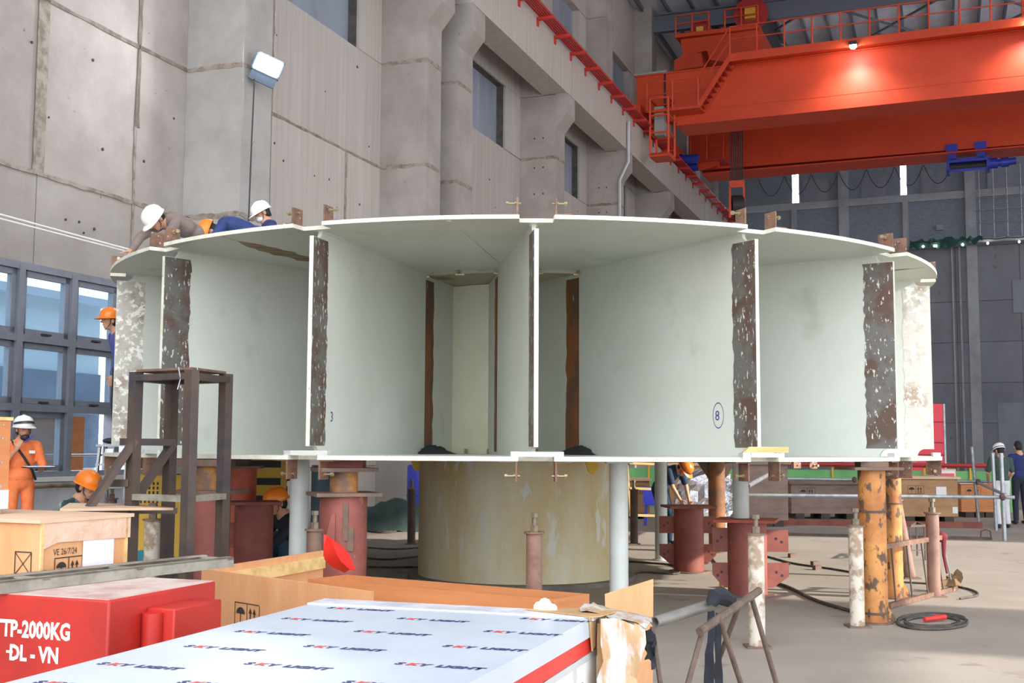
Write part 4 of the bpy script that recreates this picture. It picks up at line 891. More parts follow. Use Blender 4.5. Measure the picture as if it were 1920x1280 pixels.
def symbols(parent, fn, x0, z0, s):
    mb = MB(); r = lambda a0, a1, b0, b1: mb.add([fn(a0, b0), fn(a1, b0), fn(a1, b1), fn(a0, b1)], [(0, 1, 2, 3)])
    for a in (0, 1, 2): r(x0 + a * s, x0 + a * s + .006, z0, z0 + s)
    r(x0, x0 + 2 * s, z0 + s, z0 + s + .006); r(x0, x0 + 2 * s, z0, z0 + .006)
    c = x0 + s * .5
    mb.add([fn(c + s * .36 * math.cos(PI * i / 8), z0 + s * .52 + s * .3 * math.sin(PI * i / 8)) for i in range(9)], [tuple(range(9))]); r(c - .004, c + .004, z0 + s * .12, z0 + s * .55)
    for dx in (1.3, 1.62):
        c = x0 + s * dx; r(c - s * .04, c + s * .04, z0 + s * .2, z0 + s * .6); mb.add([fn(c - s * .13, z0 + s * .58), fn(c + s * .13, z0 + s * .58), fn(c, z0 + s * .85)], [(0, 1, 2)])
    r(x0 + s * 1.15, x0 + s * 1.8, z0 + s * .1, z0 + s * .15)
    o = part('handling_symbols', mb, INKK, parent)
symbols(ck, rf_, .11, .875, .105)
part('paper_sheet', MB().add([kp(.0055, .32, .8), kp(.0055, .57, .8), kp(.0055, .57, 1.06), kp(.0055, .32, 1.07)], [(0, 1, 2, 3)]), mat('paper_white', (232, 232, 244), .7), ck)
part('film_strip', MB().prism([(.02, 1.04), (.12, 1.07), (.7, 1.06), (.7, 1.2), (.02, 1.2)], lambda a, b, t: kp(t, a, b), .008, .012), mat('film_over_wood', (226, 190, 168), .3, c2=(214, 176, 150), scale=6, bump=.4, bscale=12), ck)
lf2 = lambda x, y: kp(x, -.004, y)
bx = MB(); r = lambda a0, a1, b0, b1: bx.add([lf2(a0, b0), lf2(a1, b0), lf2(a1, b1), lf2(a0, b1)], [(0, 1, 2, 3)])
for z in (.9, .75):
    for a in (-.17, -.055): r(a, a + .006, z, z + .12)
    for q in (0, .12): r(-.17, -.05, z + q, z + q + .006)
for s in (0, 1): bx.add([lf2(-.17 + s * .115, .9), lf2(-.163 + s * .115, .9), lf2(-.055 - s * .115 + .006, 1.02), lf2(-.055 - s * .115, 1.02)], [(0, 1, 2, 3)])
part('marking', bx, INKK, ck); text_mesh('2', .1, INKK, ck, 'marking', lambda x, y: lf2(-.14 + x, .77 + y))
# crate standing on it at the frame edge
ex = at(21, 782, 6.95); e2 = thing('plywood_crate', 'orange plywood crate stacked on top at the very left edge', 'crate', (ex.x, ex.y, KZ + .002))
ep = lambda a, b, z: Vector((ex.x, ex.y, 0)) + kx * a + kd * b + Vector((0, 0, z))
part('body', MB().fbox(ep, -.6, 0, -.5, 0, KZ + .03, ex.z - .02), PLY, e2); part('lid', MB().fbox(ep, -.62, .01, -.52, 0.01, ex.z - .02, ex.z), WOOD, e2); part('skid', MB().fbox(ep, -.6, 0, -.15, -.05, KZ + .002, KZ + .03), WOOD, e2)
part('corner_plate', MB().fbox(ep, 0, .006, -.1, .0, KZ + .03, KZ + .14), mat('zinc_plate', (214, 218, 224), .35, .6), e2)
for z in (1.36, 1.5, 1.64, 1.72): part('nail_head', MB().cyl(ep(-.002, -.06, z), ep(.004, -.06, z), .008, n=8), GALV, e2)
# open crates behind the weight
def open_crate(label, c0, du, lu, dv, lv, z, th, mt, loc, far=1):
    t = thing('open_crate', label, 'crate', loc); c0 = Vector((c0.x, c0.y, 0)); du = Vector(du).normalized(); dv = Vector(dv).normalized(); f = lambda a, b, zz: c0 + du * a + dv * b + Vector((0, 0, zz))
    part('side_board', MB().fbox(f, 0, lu, 0, th, .05, z), mt, t); part('side_board', MB().fbox(f, 0, lu, lv - th, lv, .05, z * far), mt, t)
    part('end_board', MB().fbox(f, 0, th, th, lv - th, .05, z), mt, t); part('end_board', MB().fbox(f, lu - th, lu, th, lv - th, .05, z * far), mt, t)
    part('floor_board', MB().fbox(f, 0, lu, 0, lv, 0, .05), mt, t)
    part('inner_batten', MB().fbox(f, th, th + .03, th, lv - th, z - .14, z - .05), WOOD, t); part('inner_batten', MB().fbox(f, th, lu - th, lv - th - .03, lv - th, z * far - .14, z * far - .05), WOOD, t)
    return t, f
c1 = fl(378, 1066, .75); n1 = fl(690, 1108, .75); l1 = fl(606, 1031, .75)
oc, f1 = open_crate('big open plywood crate with arrow marks behind the red weight', c1, n1 - c1, (n1 - c1).length * 1.02, l1 - c1, (l1 - c1).length, .75, .022, PLYN, c1, .55)
symbols(oc, lambda x, y: f1(x, -.004, y), .42, .42, .14)
c2 = fl(650, 1077, .7); n2 = fl(1105, 1113, .7); l2 = fl(525, 1091, .7)
open_crate('shallow open crate with orange rim behind the printed panel', c2, n2 - c2, (n2 - c2).length, l2 - c2, (l2 - c2).length * .6, .7, .022, PLY, c2)
# red plastic bag tucked on the crate
bgm = mat('red_plastic', (232, 40, 34), .3, c2=(210, 30, 28), scale=6, spec=.6)
Yb = 8.6; A_ = lambda px, py, dy=0: at(px, py, Yb + dy)
rows = [[A_(607, 1000), A_(612, 1003, .03), A_(618, 1008, .05)], [A_(606, 1030), A_(624, 1020, -.08), A_(640, 1020, .06)], [A_(608, 1048), A_(630, 1038, -.12), A_(651, 1032, .05)], [A_(622, 1060), A_(640, 1052, -.1), A_(658, 1048, .04)], [A_(645, 1072), A_(655, 1066, -.04), A_(665, 1068, .02)]]
solo('red_plastic_bag', crump(rows, 9, .006), bgm, 'crumpled bright red plastic bag on the open crate corner', 'plastic bag', A_(640, 1070))
# ================================================================== STEEL TOWER STAND
SHS = mat('mill_steel', (86, 76, 73), .5, .4, c2=(100, 82, 72), scale=4, lo=.4, hi=.65, c3=(68, 66, 76), scale3=3, lo3=.5, hi3=.7)
TZ = at(366, 693, 9.5).z; tf = at(360, 693, 9.5); tl = at(256, 690, 9.85); tr_ = at(424, 702, 10.05); tb = tl + tr_ - tf
tw = thing('steel_tower', 'dark mill steel tower stand with square top and diagonal braces', 'steel stand', (tf.x, tf.y, 0))
for q in (tf, tl, tr_, tb):
    ax = Vector((tl.x - tf.x, tl.y - tf.y, 0)).normalized(); c = Vector((q.x, q.y, 0))
    part('leg', MB().obox(c + Vector((0, 0, TZ / 2)), ax, Vector((-ax.y, ax.x, 0)), (0, 0, 1), .042, .042, TZ / 2), SHS, tw)
def bar4(a, b, z, w, h, mt=SHS, nm='rail'): part(nm, MB().bar(Vector((a.x, a.y, z)), Vector((b.x, b.y, z)), w, h), mt, tw)
for a, b in ((tf, tl), (tf, tr_), (tl, tb), (tr_, tb)): bar4(a, b, TZ - .05, .09, .05)
part('top_board', MB().hexa([Vector((q.x, q.y, TZ + dz)) for dz in (.002, .022) for q in (tf, tr_, tb, tl)]), RUSTP, tw)
for a, b in ((tf, tr_), (tl, tf)): bar4(a, b, at(360, 935, 9.5).z - .0, .08, .05, LF, 'lower_rail')
def cbrace(pa, pb): part('brace', MB().bar(pa, pb, .09, .05), SHS, tw)
cbrace(at(252, 825, 9.85), at(165, 956, 9.6)); cbrace(at(325, 830, 10.4), at(240, 955, 10.1))
part('side_beam', MB().bar(at(228, 828, 10.1), at(325, 829, 10.4), .09, .06), SHS, tw); part('side_beam', MB().bar(at(190, 906, 9.9), at(246, 905, 9.85), .1, .06), SHS, tw)
part('foot_beam', MB().bar(at(150, 957, 9.6), at(330, 957, 10.1), .06, .05), SHS, tw)
for a, b in ((tf, tl), (tf, tr_)): 
    q = (Vector((a.x, a.y, TZ - .02)) * .8 + Vector((b.x, b.y, TZ - .02)) * .2); part('wire_tie', MB().tube([q + Vector((0, -.06, .04)), q + Vector((.02, -.06, -.05)), q + Vector((.0, -.07, -.14))], .005, 5), GALV, tw)
solo('scrap_sheet', MB().hexa([at(112, 958, 9.2), at(325, 956, 9.7), at(240, 948, 10.2), at(130, 947, 9.9)] + [v + Vector((0, 0, .02)) for v in (at(112, 958, 9.2), at(325, 956, 9.7), at(240, 948, 10.2), at(130, 947, 9.9))]), PLYP, 'loose weathered sheet lying across the steel tower foot', 'sheet', at(220, 958, 9.6))
# ================================================================== BARRIER AND TRESTLE, RIGHT FOREGROUND
TUB = mat('barrier_tube', (132, 130, 126), .5, .4, c2=(152, 146, 138), scale=6); ROD = mat('rebar_rust', (112, 94, 84), .7, .3, c2=(92, 78, 70), scale=12, bump=.3, bscale=60)
CLO = mat('black_cloth', (30, 32, 40), .9, c2=(44, 46, 56), scale=6)
bt = thing('barrier_trestle', 'rusty rebar trestle carrying a grey barrier tube', 'trestle', fl(1340, 1330, 0))
ga = lambda px, py, Y: at(px, py, Y)
part('ridge_rod', MB().cyl(ga(1312, 1184, 5.9), ga(1423, 1107, 6.5), .022, n=10), ROD, bt)
for a, b in (((1318, 1180, 5.95), (1262, 1380, 5.75)), ((1349, 1158, 6.05), (1405, 1330, 6.3)), ((1408, 1116, 6.42), (1470, 1330, 6.6)), ((1388, 1130, 6.3), (1312, 1330, 6.75))): part('leg_rod', MB().cyl(ga(*a), ga(*b), .014, n=8), ROD, bt)
part('barrier_tube', MB().pipe(ga(1228, 1166, 6.25), ga(1356, 1126, 6.6), .03, .024), TUB, bt)
part('left_leg', MB().cyl(ga(1223, 1175, 6.25), ga(1245, 1330, 6.1), .014, n=8), ROD, bt)
cl = thing('black_cloth', 'black cloth strips tied over the barrier and hanging down', 'cloth', fl(1340, 1330, 0) + Vector((0, .15, .2)))
part('wrap', MB().tube([ga(1333, 1133, 6.45), ga(1340, 1118, 6.45), ga(1352, 1116, 6.5), ga(1366, 1124, 6.52), ga(1376, 1122, 6.55)], [.03, .045, .05, .04, .02], 10), CLO, cl)
part('hanging_strip', crump(grid(ga(1328, 1145, 6.38), ga(1341, 1145, 6.4), ga(1317, 1340, 6.4), ga(1336, 1340, 6.42), 10, 3), 4, .006), CLO, cl); part('hanging_strip', crump(grid(ga(1341, 1148, 6.42), ga(1352, 1150, 6.43), ga(1340, 1340, 6.42), ga(1355, 1340, 6.44), 10, 3), 6, .006), CLO, cl)
solo('black_rag', crump(grid(ga(1205, 1178, 6.2), ga(1226, 1178, 6.2), ga(1212, 1230, 6.15), ga(1230, 1255, 6.15), 6, 4), 8, .015), CLO, 'ragged black cloth hanging at the left end of the barrier tube', 'cloth', ga(1218, 1250, 6.2))
# ================================================================== ROD FENCE WITH RAGS
rf2 = thing('rod_fence', 'rusty steel fence frame of thin rods leaning by the orange columns', 'fence', fl(1668, 1141))
b0, b1 = fl(1666, 1141), fl(1792, 1107); h0 = Vector((0, 0, .62)); tilt = Vector((-.02, .03, 0))
part('bottom_bar', MB().bar(b0 + Vector((0, 0, .03)), b1 + Vector((0, 0, .03)), .05, .05), BRK, rf2); part('top_bar', MB().bar(b0 + h0 + tilt, b0.lerp(b1, .84) + h0 + tilt, .045, .05), BRK, rf2)
for f in (.1, .33, .56, .8): part('rod', MB().cyl(b0.lerp(b1, f) + Vector((0, 0, .04)), b0.lerp(b1, f * .92) + h0 + tilt, .009, n=6), DARKP, rf2)
part('rod', MB().cyl(b0.lerp(b1, .95) + Vector((0, 0, .04)), b0.lerp(b1, .84) + h0 + tilt, .011, n=6), GALV, rf2)
q = b0.lerp(b1, .84) + h0 + tilt
solo('red_rag', MB().ell(q, .07, .06, .06, 9, 6).tube([q + Vector((.01, -.03, -.02)), q + Vector((.0, -.05, -.2)), q + Vector((.03, -.05, -.4))], [.03, .02, .012], 7), mat('maroon_rag', (112, 36, 48), .9), 'maroon rag knotted on the end of the rod fence', 'rag', q)
q = b0.lerp(b1, .93); solo('brown_rag', crump(grid(q + Vector((-.25, -.05, .09)), q + Vector((.12, -.1, .05)), q + Vector((-.1, .1, .12)), q + Vector((.1, .08, .22)), 4, 6), 3, .035), mat('brown_rag', (122, 96, 66), .95), 'brown rag draped over the foot of the rod fence', 'rag', q)
q = fl(1797, 1098); solo('plug_connector', MB().cyl(q + Vector((-.07, 0, .035)), q + Vector((.02, 0, .035)), .03, n=14), mat('cream_plastic', (226, 214, 180), .5), 'cream and blue cable plug lying by the rod fence', 'plug', q)
# ================================================================== CABLES ON THE FLOOR
CAB = mat('rubber_cable', (62, 58, 54), .7, c2=(90, 84, 76), scale=9)
def cable(pts, r, label, mt=CAB, loc=None):
    w = [fl(px, py, r) for px, py in pts]; sm = []
    for i in range(len(w) - 1):
        p0, p1, p2, p3 = w[max(i - 1, 0)], w[i], w[i + 1], w[min(i + 2, len(w) - 1)]
        for k in range(6):
            t = k / 6; sm.append(.5 * ((2 * p1) + (p2 - p0) * t + (2 * p0 - 5 * p1 + 4 * p2 - p3) * t * t + (3 * p1 - p0 - 3 * p2 + p3) * t ** 3))
    sm.append(w[-1]); return solo('floor_cable', MB().tube(sm, r, 6), mt, label, 'cable', w[0])
cable([(1440, 1088), (1478, 1100), (1530, 1125), (1600, 1146)], .018, 'thick black cable curving from the red stand to the white jack post')
cable([(1440, 1043), (1490, 1056), (1560, 1066), (1612, 1075)], .013, 'thin cable crossing the floor behind the brighter red stand')
cable([(1335, 1046), (1350, 1062), (1368, 1066), (1420, 1062), (1470, 1062), (1480, 1056), (1450, 1045)], .012, 'looped cable on the floor between the two red wing stands')
cable([(1180, 1052), (1220, 1055), (1265, 1060), (1270, 1075), (1200, 1072), (1180, 1085)], .014, 'tangled cable on the floor beside the hub foot')
cable([(690, 1026), (740, 1029), (790, 1026)], .014, 'cable lying across the floor left of the hub, farther one'); cable([(690, 1046), (735, 1048), (800, 1040)], .014, 'cable lying across the floor left of the hub, middle one'); cable([(690, 1062), (740, 1063), (790, 1062)], .014, 'cable lying across the floor left of the hub, nearest one')
cable([(1695, 1091), (1760, 1095), (1800, 1100), (1828, 1108), (1832, 1116), (1800, 1122)], .012, 'cable leading from the plug in a curve over the floor')
coil = []
for k in range(5):
    for i in range(14):
        a = 2 * PI * i / 14 + k * .3; coil.append((1748 + (66 - k * 5 + 6 * math.sin(k * 2.1)) * math.cos(a), 1164 + (15 - k * 1.6) * math.sin(a) + (k % 2) * 2))
cable(coil, .013, 'coil of welding cable lying on the floor at the right')
q0_, q1_ = fl(1733, 1161, .03), fl(1772, 1156, .04); solo('welding_holder', MB().cyl(q0_, q1_, .02, .026, n=12).bar(q0_.lerp(q1_, .3), q0_.lerp(q1_, .6) + Vector((0, 0, .02)), .02), mat('holder_red', (206, 46, 40), .5), 'red welding electrode holder on the cable coil', 'welding holder', q0_)
for px, py, k in ((1485, 1045, 0), (1528, 1060, 1), (1532, 1068, 2), (1365, 1101, 3)):
    q = fl(px, py); solo('floor_block', MB().obox(q + Vector((0, 0, .03)), (.9, .3, 0), (-.3, .9, 0), (0, 0, 1), .05 + .05 * (k == 3), .04, .03), YEL if k == 3 else RUSTP, ('yellow timber block at the foot of the brighter red stand', 'small brown offcut', '', '')[0] if k == 3 else ('small rusty offcut on the floor, %s of three by the cable loop' % ('farthest', 'middle', 'nearest')[k]), 'block', q)
# ================================================================== FAR FLOOR OBJECTS
TAN = mat('crate_tan', (176, 138, 100), .75, c2=(160, 120, 84), scale=1.5, stretch=(1, 1, 5)); GRB = mat('crate_greybrown', (140, 118, 108), .8, c2=(124, 102, 94), scale=2, stretch=(1, 1, 5)); DKB = mat('skid_dark', (70, 58, 52), .8)
def fcrate(label, x0, x1, y0, y1, Y, mt, dep=1.0, sym=True, side=None):
    a, b = at(x0, y1, Y), at(x1, y1, Y); z1 = at(x0, y0, Y).z; L = (b - a); L.z = 0; n = L.length; d = L.normalized(); e = Vector((-d.y, d.x, 0)); o = Vector((a.x, a.y, 0)); f = lambda p, q, z: o + d * p + e * q + Vector((0, 0, z))
    t = thing('wooden_crate', label, 'crate', o, 0, 'crates along the far barrier')
    part('body', MB().fbox(f, 0, n, 0, dep, .13, z1 - .05), mt, t); part('lid', MB().fbox(f, -.05, n + .05, -.06, dep + .05, z1 - .05, z1), PLYP if mt is not GRB else mt, t)
    for p in (.1, n / 2 - .1, n - .3): part('skid', MB().fbox(f, p, p + .2, 0, dep, 0, .13), DKB, t)
    if sym: symbols(t, lambda x, y: f(x, -.006, y), n * .12, (z1) * .62, min(.18, z1 * .22))
    return t, f, n, z1
fcrate('long grey brown crate on skids beyond the orange columns', 1484, 1612, 903, 968, 27.2, GRB)
t, f, n, z1 = fcrate('tan plywood crate with white labels near the pipe barrier', 1690, 1797, 893, 966, 26.2, TAN)
part('label', MB().fbox(f, n * .62, n * .8, -.008, -.004, z1 * .55, z1 * .78), mat('label_white', (226, 226, 226), .7), t); part('label', MB().fbox(f, n * .9, n * .99, -.008, -.004, z1 * .2, z1 * .34), MATS['label_white'], t)
fcrate('orange brown crate behind the pipe barrier posts', 1803, 1872, 903, 962, 28.2, PLY); fcrate('tall brown crate with pale corner post behind the pipe barrier', 1402, 1478, 866, 962, 24.5, GRB, sym=False)
fcrate('brown crate with a paper sheet behind the silver foil heap', 1256, 1340, 868, 965, 25.5, TAN, sym=False); fcrate('flat brown crate by the green barrier left of the foil heap', 1176, 1218, 897, 940, 27, TAN)
# foil wrapped machine
rnd = random.Random(11); fo = MB(); qc = pxd(1320, 23); n, mm = 26, 12; vs = []
for j in range(mm + 1):
    z = 1.2 if j == mm else j / mm * 1.2
    for i in range(n):
        a = 2 * PI * i / n; rr = (1 / max(abs(math.cos(a)), abs(math.sin(a)))) ** .6 * (.62 - .14 * (j / mm) ** 2) * (0.25 if j == mm else 1) * rnd.uniform(.9, 1.08); vs.append(qc + Vector((rr * math.cos(a) * .95, rr * math.sin(a) * .8, z + (rnd.uniform(-.03, .03) if j else 0))))
fs = [(j * n + i, j * n + (i + 1) % n, (j + 1) * n + (i + 1) % n, (j + 1) * n + i) for j in range(mm) for i in range(n)] + [tuple(mm * n + i for i in range(n)), tuple(range(n))]
o = solo('foil_wrapped_machine', MB().add(vs, fs), mat('silver_foil', (214, 216, 222), .22, .95, bump=1.0, bscale=9), 'machine wrapped in crumpled silver foil under the far side of the rotor', 'foil wrap', qc)
for p in o.data.polygons: p.use_smooth = False
# pipe barrier
pb = thing('pipe_barrier', 'galvanised scaffold pipe barrier in front of the far crates', 'barrier', fl(1884, 1014))
A3, A2_, A1_ = fl(1884, 1014), fl(1868, 994), fl(1835, 978)
up_ = lambda p, px, py, Y=None: at(px, py, p.y)
part('upright', MB().cyl(A3, up_(A3, 1877, 849), .035, n=10), GALV, pb); part('upright', MB().cyl(A2_, up_(A2_, 1861, 849), .035, n=10), GALV, pb); part('upright', MB().cyl(A1_, up_(A1_, 1822, 837), .035, n=10), GALV, pb)
part('rail', MB().cyl(at(1902, 932, A3.y - .05), at(1400, 928, A3.y + .6), .035, n=10), GALV, pb); part('rail', MB().cyl(at(1860, 903, A1_.y - .06), at(1442, 897, A1_.y + .4), .035, n=10), GALV, pb)
part('tie_pipe', MB().cyl(at(1834, 905, A1_.y - .1), at(1886, 928, A3.y - .1), .03, n=10), GALV, pb); part('tie_pipe', MB().pipe(at(1402, 911, 19.5), at(1440, 890, 22), .04, .032), GALV, pb); part('upright', MB().cyl(fl(1437, 985), at(1438, 860, fl(1437, 985).y), .03, n=10), GALV, pb)
for (px, py, Y) in ((1834, 903, A1_.y), (1880, 931, A3.y), (1602, 899, A1_.y), (1692, 899, A1_.y)): part('coupler', MB().ell(at(px, py, Y - .06), .06, .05, .07, 8, 6), DARKP, pb)
# green barrier with red pipe rail
gb = thing('green_barrier', 'green sheet barrier with red pipe rail before the far wall', 'barrier', bw(6, 29, 0) * 1); YB = 31.5
gp = lambda px, z: (lambda q: Vector((q.x, q.y, z)))(at(px, 900, YB + (1500 - px) * .004))
GRN = mat('green_sheet', (126, 190, 120), .8, c2=(108, 176, 112), scale=1.5)
for x0 in range(1130, 1900, 86): part('green_sheet', MB().hexa([gp(x0, .02), gp(x0 + 84, .02), gp(x0 + 84, .02) + Vector((0, .03, 0)), gp(x0, .02) + Vector((0, .03, 0)), gp(x0, 1.06), gp(x0 + 84, 1.06), gp(x0 + 84, 1.06) + Vector((0, .03, 0)), gp(x0, 1.06) + Vector((0, .03, 0))]), GRN, gb); part('post', MB().cyl(gp(x0, 0) - Vector((0, .05, 0)), gp(x0, 1.2) - Vector((0, .05, 0)), .03, n=8), YEL, gb)
part('rail', MB().cyl(gp(1130, 1.2) - Vector((0, .06, 0)), gp(1990, 1.2) - Vector((0, .06, 0)), .055, n=10), ORGD, gb)
q = at(1770, 884, 29); sg = thing('small_sign', 'small white sign with a pink panel above the tan crate', 'sign', (q.x, q.y, .7)); sf = lambda a, b, z: Vector((q.x + a, q.y + b, z)); z = at(1770, 891, 29).z
part('board', MB().fbox(sf, -.27, .27, 0, .02, z - .12, z + .12), MATS['label_white'], sg); part('pink_field', MB().fbox(sf, -.12, .25, -.004, 0, z - .07, z + .05), mat('pink', (222, 96, 110), .7), sg); part('roundel', MB().cyl(sf(-.2, -.004, z), sf(-.2, 0, z), .05, n=14), INKB, sg)
part('backing', MB().fbox(sf, -.32, .3, .02, .05, 0, z + .16), PLYP, sg)
# red cabinet behind the rotor rim
q = at(1757, 845, 33); rc = thing('red_cabinet', 'bright pink red cabinet standing behind the right rotor rim', 'cabinet', (q.x, q.y, 0)); zt = at(1757, 757, 33).z; cf = lambda a, b, z: Vector((q.x + a, q.y + b, z))
part('body', MB().fbox(cf, -.9, .2, 0, .6, 0, zt), mat('pink_red', (232, 62, 82), .5), rc)
for z in (zt * .25, zt * .5, zt * .62, zt * .82): part('shelf_edge', MB().fbox(cf, -.9, .2, -.02, 0, z, z + .03), mat('shelf_dark', (130, 50, 60), .6), rc)
part('side_post', MB().fbox(cf, .2, .25, -.02, .6, 0, zt), GALV, rc)
# floor channels and hatch
for (x0, y0, x1, y1, h, mt, lb) in ((1440, 983, 1842, 990, .12, REDD, 'long dark red steel beam lying before the far crates'), (1440, 1003, 1860, 1012, .05, DARKP, 'low dark channel edge across the floor right of the rotor')):
    a, b = fl(x0, y0), fl(x1, y1); solo('floor_beam', MB().bar(a + Vector((0, 0, h / 2)), b + Vector((0, 0, h / 2)), .12 if h > .1 else .06, h), mt, lb, 'beam', a)
q = fl(1848, 1008); solo('hatch_handle', MB().tube([q + Vector((-.09, 0, .0)), q + Vector((-.08, 0, .12)), q + Vector((.0, 0, .15)), q + Vector((.09, 0, .12)), q + Vector((.1, 0, 0))], .012, 6), DARKP, 'bent steel handle of the floor hatch by the pipe barrier', 'handle', q)
solo('steel_stool', MB().bar(fl(1708, 1052), fl(1708, 1052) + Vector((0, 0, .5)), .02).bar(fl(1735, 1050), fl(1735, 1050) + Vector((0, 0, .5)), .02).bar(fl(1720, 1042), fl(1720, 1042) + Vector((0, 0, .5)), .02).bar(fl(1708, 1052) + Vector((0, 0, .5)), fl(1735, 1050) + Vector((0, 0, .5)), .03).bar(fl(1720, 1042) + Vector((0, 0, .5)), fl(1735, 1050) + Vector((0, 0, .5)), .03).bar(fl(1720, 1042) + Vector((0, 0, .5)), fl(1708, 1052) + Vector((0, 0, .5)), .03).bar(fl(1708, 1052) + Vector((0, 0, .15)), fl(1735, 1050) + Vector((0, 0, .15)), .015), DARKP, 'bare dark steel stool frame behind the rod fence', 'stool', fl(1720, 1050))
# pine frame, chair
pf = thing('pine_frame', 'light pine timber frame leaning near the dark jack post', 'timber frame', fl(1186, 1004))
part('leg', MB().bar(fl(1186, 1004), at(1176, 872, fl(1186, 1004).y), .06, .04), WOOD, pf); q = fl(1190, 985)
for y in (915, 965, 868): part('rail', MB().bar(at(1180, y, 21.5), at(1238, y + 2, 21.5), .11, .04), WOOD, pf)
BLP = mat('blue_plastic', (76, 84, 214), .45); q = fl(1221, 985)
ch = thing('plastic_stool', 'bright blue plastic stool behind the grey pipe under the rotor', 'stool', q)
for dx, dy in ((-.13, -.13), (.13, -.13), (-.13, .13), (.13, .13)): part('leg', MB().bar(q + Vector((dx, dy, 0)), q + Vector((dx * .75, dy * .75, .42)), .06, .03), BLP, ch)
part('seat', MB().box(q.x - .15, q.x + .15, q.y - .15, q.y + .15, .42, .46), BLP, ch); part('backrest', MB().box(q.x - .15, q.x + .15, q.y + .12, q.y + .15, .46, .8), BLP, ch)
# things in the shade to the left
TAR = mat('dark_green_tarp', (58, 78, 76), .8, c2=(46, 62, 62), scale=3); q = pxd(742, 23)
rows = [[q + Vector((-.55 + i * .13, -.5 + j * .25, (.62 - .2 * abs(i - 4.5) / 4.5) * (1 if 0 < j < 4 else .02))) for i in range(10)] for j in range(5)]
solo('tarp_pile', crump(rows, 12, .03), TAR, 'pile covered with dark green tarpaulin left of the hub', 'tarpaulin', q)
q = pxd(790, 24); solo('blue_barrel', MB().lathe([(0, 0), (.28, 0), (.29, .05), (.29, .3), (.31, .32), (.29, .34), (.29, .62), (.31, .64), (.29, .66), (.29, 1.2), (.26, 1.25), (0, 1.25)], 24, q), BLP, 'tall blue plastic barrel half hidden behind the hub', 'barrel', q)
coil = [(718 + (30 - k * 4) * math.cos(2 * PI * i / 12 + k), 992 + (6 - k * .7) * math.sin(2 * PI * i / 12 + k)) for k in range(5) for i in range(12)]
cable(coil, .016, 'heap of coiled black cable in front of the tarpaulin')
yb = thing('yellow_machine', 'yellow perforated machine housing behind the steel tower', 'machine', pxd(290, 14.5)); q = pxd(290, 14.5); yf = lambda a, b, z: q + Vector((a, b, z))
part('body', MB().fbox(yf, -.22, .5, 0, .6, .15, 1.25), YEL, yb)
for i in range(5):
    for j in range(6): part('vent_slot', MB().fbox(yf, -.17 + i * .05, -.15 + i * .05, -.008, 0, .85 + j * .055, .885 + j * .055), BLK, yb)
for a in (-.2, .42): part('foot', MB().fbox(yf, a, a + .08, 0, .5, 0, .15), DARKP, yb)
yb = thing('yellow_machine', 'yellow and black striped machine behind the dark red stands', 'machine', pxd(512, 17)); q = pxd(512, 17); yf = lambda a, b, z: q + Vector((a, b, z))
part('body', MB().fbox(yf, -.35, .1, 0, .5, 0, 1.42), YEL, yb)
for i in range(5): part('dark_band', MB().fbox(yf, -.36, .11, -.01, 0, .3 + i * .25, .4 + i * .25), BLK, yb)
q = pxd(270, 12.6); tm = thing('teal_motor', 'teal electric motor on the floor behind the tower leg', 'motor', (q.x, q.y, 0)); TEAL = mat('teal_paint', (40, 120, 140), .45)
part('body', MB().cyl(q + Vector((0, 0, .3)), q + Vector((.1, .35, .3)), .2, n=24), TEAL, tm); part('fan_cover', MB().cyl(q + Vector((-.01, -.03, .3)), q + Vector((0, 0, .3)), .09, n=20), GALV, tm); part('foot', MB().obox(q + Vector((.05, .17, .06)), (1, 0, 0), (0, 1, 0), (0, 0, 1), .16, .16, .06), TEAL, tm)
q = pxd(618, 19.5); solo('grey_cylinder', MB().lathe([(0, 0), (.3, 0), (.3, 1.3), (0, 1.3)], 20, q), mat('slate_paint', (96, 112, 126), .5), 'slate grey cylinder tank in the shade behind the tall red stand', 'tank', q)
# ================================================================== PEOPLE
SKIN = mat('skin', (206, 154, 124), .6, c2=(196, 140, 110), scale=6); HAIR = mat('hair_black', (28, 25, 26), .7)
def V(*a): return Vector(a)
STAND = dict(pel=V(0, 0, .95), wai=V(0, 0, 1.1), che=V(0, 0, 1.3), nek=V(0, -.01, 1.45), hed=V(0, .03, 1.6), hf=V(0, 1, 0), hu=V(0, 0, 1),
             shR=V(.18, 0, 1.4), elR=V(.24, -.03, 1.13), wrR=V(.25, .04, .89), shL=V(-.18, 0, 1.4), elL=V(-.24, -.03, 1.13), wrL=V(-.25, .04, .89),
             hiR=V(.09, 0, .92), knR=V(.1, .03, .5), anR=V(.11, 0, .09), hiL=V(-.09, 0, .92), knL=V(-.1, .03, .5), anL=V(-.11, 0, .09), toeR=V(0, 1, 0), toeL=V(0, 1, 0), hdR=None, hdL=None)
